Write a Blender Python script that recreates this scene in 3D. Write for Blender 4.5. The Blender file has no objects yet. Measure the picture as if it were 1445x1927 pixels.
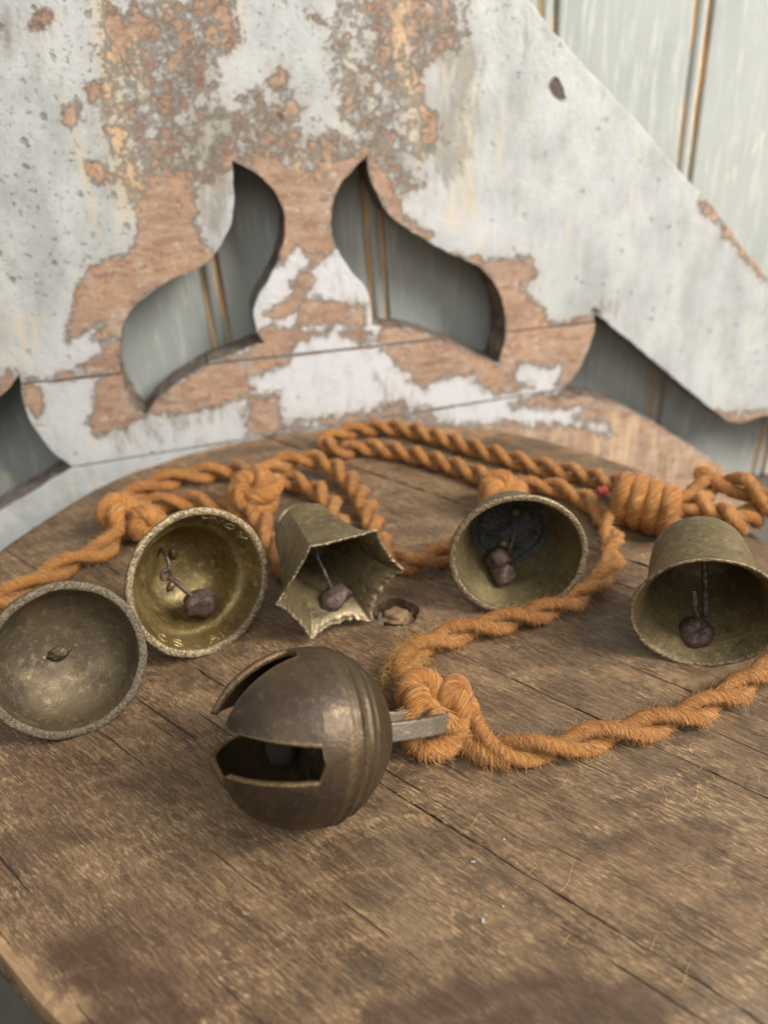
import bpy, bmesh, math, random
import numpy as np
from mathutils import Matrix, Vector
from mathutils.geometry import delaunay_2d_cdt
R = math.radians
rng = np.random.default_rng(7)
random.seed(7)
SC = bpy.context.scene
COL = SC.collection
V = lambda *a: np.array(a, float)
def unit(v): return v / np.linalg.norm(v)

# ---------------------------------------------------------------- camera
FPX, W, H = 1447.0, 1445.0, 1927.0
PITCH, ROLL, CAMH = R(30), R(-2), 0.2
FW = V(0, math.cos(PITCH), -math.sin(PITCH)); _r = V(1, 0, 0); _u = np.cross(_r, FW)
RI = math.cos(ROLL) * _r + math.sin(ROLL) * _u
UP = -math.sin(ROLL) * _r + math.cos(ROLL) * _u
CAM = V(0, 0, CAMH)
cd = bpy.data.cameras.new('camera'); cam = bpy.data.objects.new('camera', cd); COL.objects.link(cam); SC.camera = cam
cam.matrix_world = Matrix([[RI[0], UP[0], -FW[0], 0], [RI[1], UP[1], -FW[1], 0], [RI[2], UP[2], -FW[2], CAMH], [0, 0, 0, 1]])
cd.sensor_fit = 'HORIZONTAL'; cd.sensor_width = 36; cd.lens = 36 * FPX / W
cd.clip_start = 0.005; cd.clip_end = 50
cd.dof.use_dof = True; cd.dof.focus_distance = 0.262; cd.dof.aperture_fstop = 10.5
SC.view_settings.view_transform = 'Standard'; SC.view_settings.look = 'None'
SC.view_settings.exposure = 0.0; SC.view_settings.gamma = 1.0

# ---------------------------------------------------------------- world: soft pale surroundings
wd = bpy.data.worlds.new('World'); SC.world = wd; wd.use_nodes = True
nt = wd.node_tree; bg = nt.nodes['Background']
tc = nt.nodes.new('ShaderNodeTexCoord'); sp = nt.nodes.new('ShaderNodeSeparateXYZ'); rp = nt.nodes.new('ShaderNodeValToRGB')
mr = nt.nodes.new('ShaderNodeMapRange'); mr.inputs[1].default_value = -1; mr.inputs[2].default_value = 1
nt.links.new(tc.outputs['Generated'], sp.inputs[0]); nt.links.new(sp.outputs[2], mr.inputs[0]); nt.links.new(mr.outputs[0], rp.inputs[0])
rp.color_ramp.elements[0].color = (.07, .058, .046, 1); rp.color_ramp.elements[0].position = 0.3
rp.color_ramp.elements[1].color = (.86, .87, .86, 1); rp.color_ramp.elements[1].position = 0.85
nt.links.new(rp.outputs[0], bg.inputs[0]); bg.inputs[1].default_value = 0.50

# ---------------------------------------------------------------- the window light
def area(name, loc, target, size, sizey, power, color):
    l = bpy.data.lights.new(name, 'AREA'); l.shape = 'RECTANGLE'; l.size = size; l.size_y = sizey; l.energy = power; l.color = color
    o = bpy.data.objects.new(name, l); COL.objects.link(o); o.location = loc
    o.rotation_euler = (Vector(target) - Vector(loc)).to_track_quat('-Z', 'Y').to_euler()
    return o
area('window_light', (1.15, -0.14, 1.02), (0.0, 0.38, 0.06), 0.6, 0.8, 48, (1.0, 0.945, 0.87))
area('room_light', (0.0, -0.95, 1.25), (0.0, 0.4, 0.05), 1.4, 1.0, 13, (1.0, 0.975, 0.94))

# ---------------------------------------------------------------- picture point -> place
def ray(px, py):
    px = np.asarray(px, float); py = np.asarray(py, float)
    return FW + ((px - W / 2) / FPX)[..., None] * RI - ((py - H / 2) / FPX)[..., None] * UP
def on_plane(px, py, P0, n):
    d = ray(px, py); t = np.dot(P0 - CAM, n) / (d @ n)
    return CAM + t[..., None] * d
def at(px, py, z=0.0): return on_plane(px, py, V(0, 0, z), V(0, 0, 1))
def proj(P):
    v = np.asarray(P) - CAM; z = v @ FW
    return np.stack([W / 2 + FPX * (v @ RI) / z, H / 2 - FPX * (v @ UP) / z], -1)

# ---------------------------------------------------------------- objects
def tag(o, label=None, cat=None, group=None, kind=None):
    for k, v in (('label', label), ('category', cat), ('group', group), ('kind', kind)):
        if v: o[k] = v
    return o
def empty(name, M, label, cat, group=None):
    o = bpy.data.objects.new(name, None); COL.objects.link(o); o.matrix_world = M; o.empty_display_size = .01
    return tag(o, label, cat, group)
def link(name, me, parent=None, mat=None, loc=None):
    o = bpy.data.objects.new(name, me); COL.objects.link(o)
    if mat: me.materials.clear(); me.materials.append(mat)
    if parent: o.parent = parent
    return o
def mesh(name, verts, faces, mat=None, parent=None, smooth=True, uv=None, attrs=None):
    """verts (N,3); faces: (F,k) array or list; uv per vertex (N,2)"""
    me = bpy.data.meshes.new(name); verts = np.asarray(verts, np.float32)
    if isinstance(faces, np.ndarray):
        k = faces.shape[1]; F = len(faces)
        me.vertices.add(len(verts)); me.vertices.foreach_set('co', verts.ravel())
        me.loops.add(F * k); me.loops.foreach_set('vertex_index', faces.ravel().astype(np.int32))
        me.polygons.add(F); me.polygons.foreach_set('loop_start', np.arange(0, F * k, k, dtype=np.int32))
        me.update(calc_edges=True)
    else:
        me.from_pydata([tuple(map(float, v)) for v in verts], [], faces); me.update()
    me.polygons.foreach_set('use_smooth', np.full(len(me.polygons), smooth, bool))
    if uv is not None:
        l = np.empty(len(me.loops), np.int32); me.loops.foreach_get('vertex_index', l)
        me.uv_layers.new(name='UVMap').data.foreach_set('uv', np.asarray(uv, np.float32)[l].ravel())
    for an, av in (attrs or {}).items():
        a = me.attributes.new(an, 'FLOAT', 'POINT'); a.data.foreach_set('value', np.asarray(av, np.float32))
    me.validate(); me.update()
    return link(name, me, parent, mat)
class Acc:
    def __init__(s): s.v, s.f, s.uv, s.n = [], [], [], 0
    def add(s, v, f, uv=None):
        s.v.append(v); s.f.append(np.asarray(f) + s.n); s.uv.append(uv if uv is not None else np.zeros((len(v), 2))); s.n += len(v)
    def build(s, name, mat, parent=None, smooth=True):
        return mesh(name, np.concatenate(s.v), np.concatenate(s.f), mat, parent, smooth, np.concatenate(s.uv))

# ---------------------------------------------------------------- node helper
class N:
    def __init__(s, name):
        s.m = bpy.data.materials.new(name); s.m.use_nodes = True; s.t = s.m.node_tree; s.b = s.t.nodes['Principled BSDF']
    def n(s, typ, **kw):
        x = s.t.nodes.new('ShaderNode' + typ)
        for k, v in kw.items():
            if k.startswith('_'): setattr(x, k[1:], v)
        return x
    def l(s, a, b): s.t.links.new(a, b)
    def put(s, v, sock):
        if isinstance(v, (int, float)): sock.default_value = v
        elif isinstance(v, tuple): sock.default_value = v if len(v) == len(sock.default_value) else (*v, 1)
        else: s.l(v, sock)
    def coord(s, scale=(1, 1, 1), rot=(0, 0, 0), loc=(0, 0, 0), out='Object', rnd=False):
        c = s.n('TexCoord').outputs[out]
        if rnd:
            oi = s.n('ObjectInfo'); va = s.n('VectorMath'); cb = s.n('CombineXYZ')
            mm = s.math('MULTIPLY', oi.outputs['Random'], 3.7); s.l(mm, cb.inputs[0]); s.l(mm, cb.inputs[1]); s.l(mm, cb.inputs[2])
            s.l(c, va.inputs[0]); s.l(cb.outputs[0], va.inputs[1]); c = va.outputs[0]
        m = s.n('Mapping'); s.l(c, m.inputs[0]); m.inputs[1].default_value = loc; m.inputs[2].default_value = rot; m.inputs[3].default_value = scale
        return m.outputs[0]
    def noise(s, vec, scale, detail=5, rough=.55, dist=0, color=False):
        x = s.n('TexNoise'); s.l(vec, x.inputs['Vector']); x.inputs['Scale'].default_value = scale
        x.inputs['Detail'].default_value = detail; x.inputs['Roughness'].default_value = rough; x.inputs['Distortion'].default_value = dist
        return x.outputs[1 if color else 0]
    def voro(s, vec, scale, feat='F1', rnd=1.0):
        x = s.n('TexVoronoi'); x.feature = feat; s.l(vec, x.inputs['Vector']); x.inputs['Scale'].default_value = scale
        x.inputs['Randomness'].default_value = rnd
        return x.outputs['Distance']
    def math(s, op, a, b=0.0, c=0.0):
        x = s.n('Math'); x.operation = op; s.put(a, x.inputs[0]); s.put(b, x.inputs[1]); s.put(c, x.inputs[2]); return x.outputs[0]
    def ss(s, v, a, b, lo=0.0, hi=1.0):
        x = s.n('MapRange'); x.interpolation_type = 'SMOOTHSTEP'; s.put(v, x.inputs[0])
        for i, q in enumerate((a, b, lo, hi)): x.inputs[1 + i].default_value = q
        return x.outputs[0]
    def lin(s, v, a, b, lo=0.0, hi=1.0):
        x = s.n('MapRange'); s.put(v, x.inputs[0])
        for i, q in enumerate((a, b, lo, hi)): x.inputs[1 + i].default_value = q
        return x.outputs[0]
    def mix(s, f, a, b, mode='MIX'):
        x = s.n('Mix'); x.data_type = 'RGBA'; x.blend_type = mode; s.put(f, x.inputs[0]); s.put(a, x.inputs[6]); s.put(b, x.inputs[7]); return x.outputs[2]
    def attr(s, name): x = s.n('Attribute'); x.attribute_name = name; return x.outputs['Fac']
    def bump(s, h, dist, strength=1.0, prev=None):
        x = s.n('Bump'); x.inputs['Distance'].default_value = dist; x.inputs['Strength'].default_value = strength; s.put(h, x.inputs['Height'])
        if prev is not None: s.l(prev, x.inputs['Normal'])
        return x.outputs[0]
    def bevel(s, r):
        x = s.n('Bevel'); x.samples = 4; x.inputs[0].default_value = r; return x.outputs[0]
    def out(s, color=None, rough=None, normal=None, **kw):
        if color is not None: s.put(color, s.b.inputs['Base Color'])
        if rough is not None: s.put(rough, s.b.inputs['Roughness'])
        if normal is not None: s.put(normal, s.b.inputs['Normal'])
        for k, v in kw.items(): s.put(v, s.b.inputs[k.replace('_', ' ')])
        return s.m
GA = R(-39.5)       # direction of the grain on the table

# ---------------------------------------------------------------- materials
def m_tabletop():
    s = N('weathered_brown_wood')
    c = s.coord(rot=(0, 0, -GA), rnd=True)
    def st(x, y): 
        m = s.n('Mapping'); s.l(c, m.inputs[0]); m.inputs[3].default_value = (x, y, 1); return m.outputs[0]
    big = s.noise(s.coord(), 14, 4, .6, .5)
    mid = s.noise(st(1, 3.0), 42, 5, .62, .6)
    fib = s.noise(st(1, 10), 110, 5, .7, .3)
    fine = s.noise(st(1, 7), 420, 3, .7)
    fleck = s.noise(st(1, 5.0), 250, 5, .75, .25)
    crack = s.ss(s.noise(st(1, 26), 17, 3, .5, .15), .675, .70)
    rt = s.n('Mapping'); s.l(s.coord(rot=(0, 0, R(-14)), rnd=True), rt.inputs[0]); rt.inputs[3].default_value = (.42, 1.5, 1)
    saw = s.noise(rt.outputs[0], 62, 4, .6, .5)
    col = s.mix(s.ss(mid, .34, .66), (.056, .032, .017), (.160, .096, .048))
    col = s.mix(s.math('MULTIPLY', s.ss(big, .5, .68), .4), col, (.098, .080, .056))
    col = s.mix(s.math('MULTIPLY', s.ss(s.noise(s.coord(loc=(3, 1, 0)), 11, 3, .5), .48, .68), .55), col, (.105, .052, .034))
    col = s.mix(s.ss(fib, .48, .66, 0, .8), col, (.27, .172, .092))
    col = s.mix(s.ss(fib, .46, .32, 0, .8), col, (.050, .033, .023))
    patch = s.ss(s.noise(s.coord(loc=(1, 4, 2)), 26, 4, .6), .38, .62)
    lite = s.math('MULTIPLY', s.ss(fleck, .49, .66), s.math('MULTIPLY', s.lin(patch, 0, 1, .45, .9), s.ss(saw, .42, .60, .12, 1.0)))
    col = s.mix(s.ss(saw, .50, .36, 0, .25), col, (.060, .042, .028))
    col = s.mix(s.ss(saw, .50, .66, 0, .35), col, (.235, .155, .082))
    col = s.mix(lite, col, (.54, .365, .205))
    col = s.mix(s.ss(fine, .53, .40, .0, .60), col, (.045, .030, .020)); hair_ = s.noise(st(1, 8), 700, 4, .75)
    col = s.mix(s.ss(hair_, .52, .66, 0, .5), col, (.33, .22, .12))
    st_ = s.attr('stain')
    sm = s.ss(s.math('ADD', st_, s.math('MULTIPLY', s.math('SUBTRACT', s.noise(s.coord(), 60, 4, .6), .5), 1.1)), .3, .62)
    col = s.mix(s.math('MULTIPLY', sm, .68), col, (.050, .026, .015))
    wr = s.attr('worn')
    wm = s.ss(s.math('ADD', wr, s.math('MULTIPLY', s.math('SUBTRACT', s.noise(s.coord(), 90, 4, .6), .5), .9)), .3, .7)
    col = s.mix(s.math('MULTIPLY', wm, .72), col, (.40, .25, .13))
    col = s.mix(s.math('MULTIPLY', crack, .8), col, (.015, .010, .008))
    h = s.math('ADD', s.math('MULTIPLY', fib, .5), s.math('MULTIPLY', fleck, .35)); h = s.math('SUBTRACT', h, s.math('MULTIPLY', crack, 1.1))
    nrm = s.bump(h, .0010, .9, s.bevel(.0006))
    return s.out(col, s.lin(mid, .3, .7, .42, .62), nrm, Specular_IOR_Level=.42)

def m_panel():
    s = N('flaking_painted_board')
    c = s.coord()
    def st(x, y, z, l=0):
        m = s.n('Mapping'); s.l(c, m.inputs[0]); m.inputs[3].default_value = (x, y, z); m.inputs[1].default_value = (l, l * 1.3, l * .7); return m.outputs[0]
    n_a = s.noise(c, 150, 9, .72, .35)
    n_b = s.noise(st(1, 1, .45, 2), 55, 6, .6, .3)
    n = s.math('ADD', s.math('MULTIPLY', n_a, .62), s.math('MULTIPLY', n_b, .38))
    nn = s.math('ADD', s.math('MULTIPLY', s.math('SUBTRACT', n, .5), 5.4), s.math('MULTIPLY', s.math('SUBTRACT', s.noise(c, 700, 4, .7), .5), 1.1))
    bare = s.ss(s.math('ADD', s.attr('bare'), nn), -.10, .10)
    edge = s.ss(s.math('ABSOLUTE', s.math('ADD', s.attr('bare'), nn)), .32, .0)
    # wood under the paint
    wg = s.noise(st(1, 1, 7, 5), 40, 6, .65, .5); wm = s.noise(c, 30, 4, .6)
    wood = s.mix(s.ss(wg, .3, .7), (.27, .165, .110), (.40, .28, .20))
    wood = s.mix(s.ss(wm, .42, .65, 0, .8), wood, (.44, .272, .170))
    wood = s.mix(s.ss(s.noise(c, 260, 4, .7), .56, .72, 0, .5), wood, (.60, .47, .36))
    wood = s.mix(s.ss(s.noise(st(1, 1, 1, 9), 85, 5, .65), .56, .70, 0, .75), wood, (.30, .125, .085))
    # paint
    pv = s.noise(st(1, 1, .6, 3), 45, 5, .6)
    paint = s.mix(s.ss(pv, .3, .7), (.36, .375, .37), (.50, .515, .505))
    paint = s.mix(s.attr('white'), paint, (.60, .60, .62))
    dirt = s.noise(st(1.6, 1.6, .7, 12), 60, 8, .72, .4)
    paint = s.mix(s.ss(dirt, .50, .72, 0, .55), paint, (.29, .27, .23))
    paint = s.mix(s.ss(s.noise(st(3, 3, .3, 15), 40, 6, .7, .3), .56, .72, 0, .45), paint, (.62, .52, .35))
    paint = s.mix(s.ss(s.noise(c, 900, 3, .7), .50, .70, 0, .30), paint, (.34, .33, .31))
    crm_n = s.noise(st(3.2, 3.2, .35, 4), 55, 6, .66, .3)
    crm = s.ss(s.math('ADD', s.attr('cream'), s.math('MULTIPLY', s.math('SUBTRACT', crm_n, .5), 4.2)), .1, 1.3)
    gr_n = s.noise(st(2.0, 2.0, .5, 6), 75, 7, .7, .4)
    gr = s.ss(s.math('ADD', s.attr('grime'), s.math('MULTIPLY', s.math('SUBTRACT', gr_n, .5), 2.8)), .25, .8)
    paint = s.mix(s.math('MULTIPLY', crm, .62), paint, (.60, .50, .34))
    paint = s.mix(s.math('MULTIPLY', gr, .72), paint, (.245, .215, .175))
    rh = s.ss(s.noise(st(1.5, 1.5, 1, 31), 46, 7, .7, .3), .50, .68); wood = s.mix(s.math('MULTIPLY', rh, .55), wood, (.43, .36, .30))
    wood = s.mix(s.ss(s.noise(st(1, 1, 2.5, 41), 75, 7, .75, .4), .50, .36, 0, .7), wood, (.19, .105, .068))
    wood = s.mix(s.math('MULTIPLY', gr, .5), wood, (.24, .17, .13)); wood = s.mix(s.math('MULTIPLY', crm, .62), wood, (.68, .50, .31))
    wood = s.mix(s.ss(s.noise(st(1, 1, 1.4, 21), 190, 7, .72, .3), .55, .66, 0, .6), wood, (.56, .50, .44))
    # pits and specks
    pv2 = s.n('TexVoronoi'); s.l(st(1, 1, .8, 1), pv2.inputs['Vector']); pv2.inputs['Scale'].default_value = 95
    spec_r = s.n('SeparateColor'); s.l(pv2.outputs['Color'], spec_r.inputs[0])
    wob = s.math('MULTIPLY', s.math('SUBTRACT', s.noise(c, 420, 3, .6), .5), .35)
    pit = s.math('MULTIPLY', s.ss(s.math('ADD', pv2.outputs['Distance'], wob), .20, .09), s.math('GREATER_THAN', spec_r.outputs[0], .35))
    pit2 = s.ss(s.noise(st(1, 1, 1, 8), 330, 5, .75), .60, .68)
    pitm = s.math('MAXIMUM', s.math('MULTIPLY', pit, .75), s.math('MULTIPLY', pit2, s.lin(s.attr('fleck'), 0, 1, .15, 1.0)))
    pitm = s.math('MULTIPLY', pitm, s.lin(s.attr('fleck'), 0, 1, .5, 1.0))
    paint = s.mix(s.math('MULTIPLY', pitm, .8), paint, (.16, .125, .095))
    paint = s.mix(s.math('MULTIPLY', edge, .35), paint, (.66, .64, .60))
    halo = s.ss(s.math('ADD', s.attr('bare'), nn), -1.1, .0); paint = s.mix(s.math('MULTIPLY', halo, .42), paint, (.47, .38, .29))
    col = s.mix(bare, paint, wood)
    ru = s.ss(s.math('ADD', s.attr('rust'), s.math('MULTIPLY', s.math('SUBTRACT', n_a, .5), 1.4)), .3, .7)
    col = s.mix(s.math('MULTIPLY', ru, .92), col, (.060, .028, .020))
    col = s.mix(s.attr('side'), col, s.mix(s.ss(n_a, .45, .6), (.105, .072, .050), (.24, .19, .15)))
    h = s.math('SUBTRACT', s.math('ADD', s.math('MULTIPLY', n_a, .35), s.math('MULTIPLY', s.math('SUBTRACT', 1.0, bare), .9)), s.math('ADD', s.math('MULTIPLY', pitm, .7), s.math('MULTIPLY', ru, 1.0)))
    h = s.math('ADD', h, s.math('MULTIPLY', s.noise(c, 520, 3, .6), .22))
    h = s.math('ADD', h, s.math('MULTIPLY', s.math('MULTIPLY', edge, s.math('SUBTRACT', 1.0, bare)), .6))
    return s.out(col, s.mix(bare, (.5, .5, .5), (.72, .72, .72)), s.bump(h, .0015, .9, s.bevel(.0014)), Specular_IOR_Level=.35)

def m_wall():
    s = N('pale_green_wall_paint')
    c = s.coord()
    def st(x, y, z, l=0):
        m = s.n('Mapping'); s.l(c, m.inputs[0]); m.inputs[3].default_value = (x, y, z); m.inputs[1].default_value = (l, l, l); return m.outputs[0]
    v = s.noise(st(1, 1, .12), 220, 4, .6); hh = s.noise(st(.12, 1, 1, 2), 260, 4, .6); b = s.noise(st(1, 1, .5, 4), 18, 4, .6)
    col = s.mix(s.ss(b, .3, .7), (.305, .328, .312), (.375, .395, .372))
    col = s.mix(s.ss(v, .50, .68, 0, .38), col, (.60, .62, .56))
    col = s.mix(s.ss(hh, .52, .68, 0, .28), col, (.33, .36, .32))
    col = s.mix(s.ss(s.noise(st(1, 1, .25, 7), 70, 4, .6), .66, .72, 0, .6), col, (.62, .60, .46))
    wr = s.ss(s.math('ADD', s.attr('wear'), s.math('MULTIPLY', s.math('SUBTRACT', s.noise(st(2.2, 2.2, .28, 9), 75, 5, .65), .5), 2.4)), .35, .62)
    wd_ = s.mix(s.ss(s.noise(st(4, 4, .2, 3), 130, 4, .6), .4, .6), (.55, .31, .15), (.66, .55, .36))
    col = s.mix(wr, col, wd_)
    h = s.math('ADD', s.math('MULTIPLY', v, .4), s.math('MULTIPLY', hh, .3)); h = s.math('SUBTRACT', h, s.math('MULTIPLY', wr, .5))
    return s.out(col, .55, s.bump(h, .0006, .7, s.bevel(.0006)), Specular_IOR_Level=.35)

def m_brass(name, dark, mid, bright, rough=.42, bumpd=.0004, rings=0.0, sc=1.0, lo=.42, lipd=(.12, .085, .05), lipl=(.46, .36, .23)):
    s = N(name)
    c = s.coord(rnd=True)
    a = s.noise(c, 60 * sc, 6, .65, .4); b = s.noise(c, 330 * sc, 5, .7); d = s.noise(c, 1100, 3, .7)
    col = s.mix(s.ss(a, .34, .66), dark, mid)
    col = s.mix(s.ss(b, .50, .74, 0, .65), col, bright)
    col = s.mix(s.ss(s.noise(c, 130, 5, .7, .5), .56, .70, 0, .7), col, tuple(x * .45 for x in dark))
    sc_ = s.n('Mapping'); s.l(c, sc_.inputs[0]); sc_.inputs[3].default_value = (1, 1, 14); sc_.inputs[2].default_value = (.12, .1, 0)
    scr = s.noise(sc_.outputs[0], 80, 4, .7)
    col = s.mix(s.ss(scr, .62, .70, 0, .5 if rings else .18), col, tuple(min(1, x * 1.5) for x in bright))
    wv = s.attr('edge'); col = s.mix(s.math('MULTIPLY', wv, .75), col, s.mix(s.ss(s.noise(c, 900, 4, .75), .42, .60), lipd, lipl))
    h = s.math('ADD', s.math('MULTIPLY', b, .6), s.math('MULTIPLY', d, .35))
    if rings: h = s.math('ADD', h, s.math('MULTIPLY', scr, rings))
    h = s.math('ADD', h, s.math('MULTIPLY', s.math('MULTIPLY', wv, s.noise(c, 1500, 3, .7)), 1.0))
    r = s.math('ADD', s.lin(b, .3, .7, rough + .1, rough - .08), s.lin(a, .35, .65, .10, -.04))
    return s.out(col, r, s.bump(h, bumpd, .9), Metallic=s.lin(a, .3, .7, lo - .1, lo + .15), Specular_IOR_Level=.5)

def m_iron():
    s = N('rusty_iron'); c = s.coord(rnd=True)
    a = s.noise(c, 160, 6, .7); b = s.noise(c, 700, 4, .7)
    col = s.mix(s.ss(a, .35, .65), (.042, .024, .017), (.125, .082, .066)); col = s.mix(s.ss(b, .58, .72, 0, .7), col, (.30, .24, .21))
    return s.out(col, s.lin(b, .3, .7, .62, .36), s.bump(s.math('ADD', a, s.math('MULTIPLY', b, .5)), .0008, .9), Metallic=.35)
def m_wire():
    s = N('grey_wire'); c = s.coord(); a = s.noise(c, 500, 4, .6)
    return s.out(s.mix(s.ss(a, .4, .62), (.16, .165, .165), (.09, .045, .028)), .4, None, Metallic=.6)
def m_rope(name, a_, b_, c_, d_):
    s = N(name)
    cb = s.n('CombineXYZ')
    for q_, w_ in enumerate(('fx', 'fy', 'fz')): s.l(s.attr(w_), cb.inputs[q_])
    f = s.noise(cb.outputs[0], 5.5, 4, .65, .1); f2 = s.noise(cb.outputs[0], 15, 3, .65)
    big = s.noise(s.coord(), 55, 4, .6)
    col = s.mix(s.ss(big, .35, .65), a_, b_)
    col = s.mix(s.ss(f, .5, .68, 0, .55), col, c_)
    col = s.mix(s.ss(f, .5, .33, 0, .6), col, d_)
    col = s.mix(s.ss(f2, .56, .7, 0, .4), col, c_)
    h = s.math('ADD', f, s.math('MULTIPLY', f2, .8))
    return s.out(col, .52, s.bump(h, .0013, 1.0), Sheen_Weight=.08, Sheen_Roughness=.4, Specular_IOR_Level=.4, Subsurface_Weight=.0)
def m_fibre(name, c1, c2):
    s = N(name); uv = s.n('UVMap'); uv.uv_map = 'UVMap'; sx = s.n('SeparateXYZ'); s.l(uv.outputs[0], sx.inputs[0])
    col = s.mix(sx.outputs[0], c1, c2)
    s.out(col, .42, None, Specular_IOR_Level=.5)
    tr = s.n('BsdfTranslucent'); s.l(col, tr.inputs[0]); mx = s.n('MixShader'); mx.inputs[0].default_value = .3
    s.l(s.b.outputs[0], mx.inputs[1]); s.l(tr.outputs[0], mx.inputs[2]); s.l(mx.outputs[0], s.t.nodes['Material Output'].inputs[0])
    return s.m
def m_plain(name, col, rough=.6, **kw):
    s = N(name); n = s.noise(s.coord(), 120, 5, .65)
    return s.out(s.mix(s.ss(n, .3, .7), tuple(x * .6 for x in col), col), rough, s.bump(n, .0008, .6), **kw)
M_TAB, M_PAN, M_WAL = m_tabletop(), m_panel(), m_wall()
M_IRON, M_WIRE = m_iron(), m_wire()
M_ROPE = m_rope('orange_jute', (.37, .125, .020), (.51, .205, .040), (.92, .54, .18), (.12, .028, .006))
M_FIB = m_fibre('orange_fibre', (.50, .185, .032), (1.0, .66, .28))
M_FIBY = m_fibre('straw_fibre', (.46, .22, .045), (.62, .40, .12))

# ---------------------------------------------------------------- generic shapes
def spline(P, step=None, n=None):
    """Catmull-Rom through P (N,d), resampled evenly by arc length"""
    P = np.asarray(P, float); Q = np.vstack([2 * P[0] - P[1], P, 2 * P[-1] - P[-2]]); out = []
    for i in range(1, len(Q) - 2):
        t = np.linspace(0, 1, 24, endpoint=False)[:, None]; a, b, c, d = Q[i - 1], Q[i], Q[i + 1], Q[i + 2]
        out.append(.5 * (2 * b + (c - a) * t + (2 * a - 5 * b + 4 * c - d) * t ** 2 + (3 * b - a - 3 * c + d) * t ** 3))
    out = np.vstack(out + [P[-1:]]); L = np.r_[0, np.cumsum(np.linalg.norm(np.diff(out, axis=0), axis=1))]
    m = n or max(4, int(L[-1] / step)); s = np.linspace(0, L[-1], m)
    return np.stack([np.interp(s, L, out[:, k]) for k in range(P.shape[1])], 1)
def frames(P, closed=False):
    T = np.gradient(P, axis=0)
    if closed: T = np.roll(P, -1, 0) - np.roll(P, 1, 0)
    T /= np.linalg.norm(T, axis=1)[:, None]
    A = np.empty_like(P); a = V(0, 0, 1)
    if abs(T[0] @ a) > .9: a = V(0, 1, 0)
    for i, t in enumerate(T):
        a = a - (a @ t) * t; a = a / np.linalg.norm(a); A[i] = a
    if closed:  # spread the leftover twist
        ang = math.atan2(np.dot(np.cross(A[-1], A[0]), T[0]), np.dot(A[-1], A[0])); k = np.linspace(0, ang, len(P))
        B = np.cross(T, A); A = A * np.cos(k)[:, None] + B * np.sin(k)[:, None]
    return T, A, np.cross(T, A)
def tube(P, rad, seg=12, closed=False, caps=True, flat=None):
    """returns verts, quads, uv and surface data"""
    n = len(P); T, A, B = frames(P, closed); rad = np.broadcast_to(rad, (n,))
    th = np.linspace(0, 2 * math.pi, seg, endpoint=False)
    ca, sa = np.cos(th), np.sin(th)
    if flat: ca, sa = ca * flat[0], sa * flat[1]
    v = P[:, None] + rad[:, None, None] * (ca[None, :, None] * A[:, None] + sa[None, :, None] * B[:, None])
    i = np.arange(n if closed else n - 1)[:, None]; j = np.arange(seg)[None]
    f = np.stack([i * seg + j, i * seg + (j + 1) % seg, ((i + 1) % n) * seg + (j + 1) % seg, ((i + 1) % n) * seg + j], -1).reshape(-1, 4)
    L = np.r_[0, np.cumsum(np.linalg.norm(np.diff(P, axis=0), axis=1))]
    uv = np.stack([np.broadcast_to((L / (2 * math.pi * rad.mean()))[:, None], (n, seg)), np.broadcast_to(1 - np.abs(1 - th / math.pi)[None], (n, seg))], -1).reshape(-1, 2)
    v = v.reshape(-1, 3)
    if caps and not closed:
        v = np.vstack([v, P[0] - T[0] * rad[0] * .5, P[-1] + T[-1] * rad[-1] * .5]); uv = np.vstack([uv, uv[0], uv[-1]])
        a, b = n * seg, n * seg + 1; j = np.arange(seg)
        f = np.vstack([f, np.stack([np.full(seg, a), (j + 1) % seg, j, j], -1)[:, [0, 1, 2, 2]], np.stack([np.full(seg, b), (n - 1) * seg + j, (n - 1) * seg + (j + 1) % seg, (n - 1) * seg + (j + 1) % seg], -1)])
    return v, f, uv
def tidy(f):   # quads that are really triangles -> list
    return [tuple(int(x) for x in dict.fromkeys(q)) for q in f]
def add_tube(name, P, rad, seg, mat, parent, closed=False, flat=None, smooth=True):
    v, f, uv = tube(np.asarray(P, float), rad, seg, closed, True, flat)
    return mesh(name, v, tidy(f), mat, parent, smooth, uv)
def rock(name, c, size, mat, parent, seed=1, sub=3, rough=.12, facets=9, rot=(0, 0, 0)):
    bm = bmesh.new(); bmesh.ops.create_icosphere(bm, subdivisions=sub, radius=1); r = np.random.default_rng(seed)
    pl = [(unit(r.normal(size=3)), r.uniform(.70, .92)) for _ in range(facets)]
    Mr = Matrix.Rotation(rot[2], 3, 'Z') @ Matrix.Rotation(rot[1], 3, 'Y') @ Matrix.Rotation(rot[0], 3, 'X')
    for v in bm.verts:
        p = np.array(v.co)
        for n, d in pl:
            q = p @ n
            if q > d: p = p - n * (q - d)
        p = p * (1 + rough * .25 * (math.sin(7 * p[0] + seed) * math.cos(6 * p[1]) + math.sin(9 * p[2])))
        v.co = Mr @ Vector(p * np.array(size))
    me = bpy.data.meshes.new(name); bm.to_mesh(me); bm.free(); me.polygons.foreach_set('use_smooth', np.ones(len(me.polygons), bool))
    o = link(name, me, parent, mat); o.location = Vector(c); return o

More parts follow.
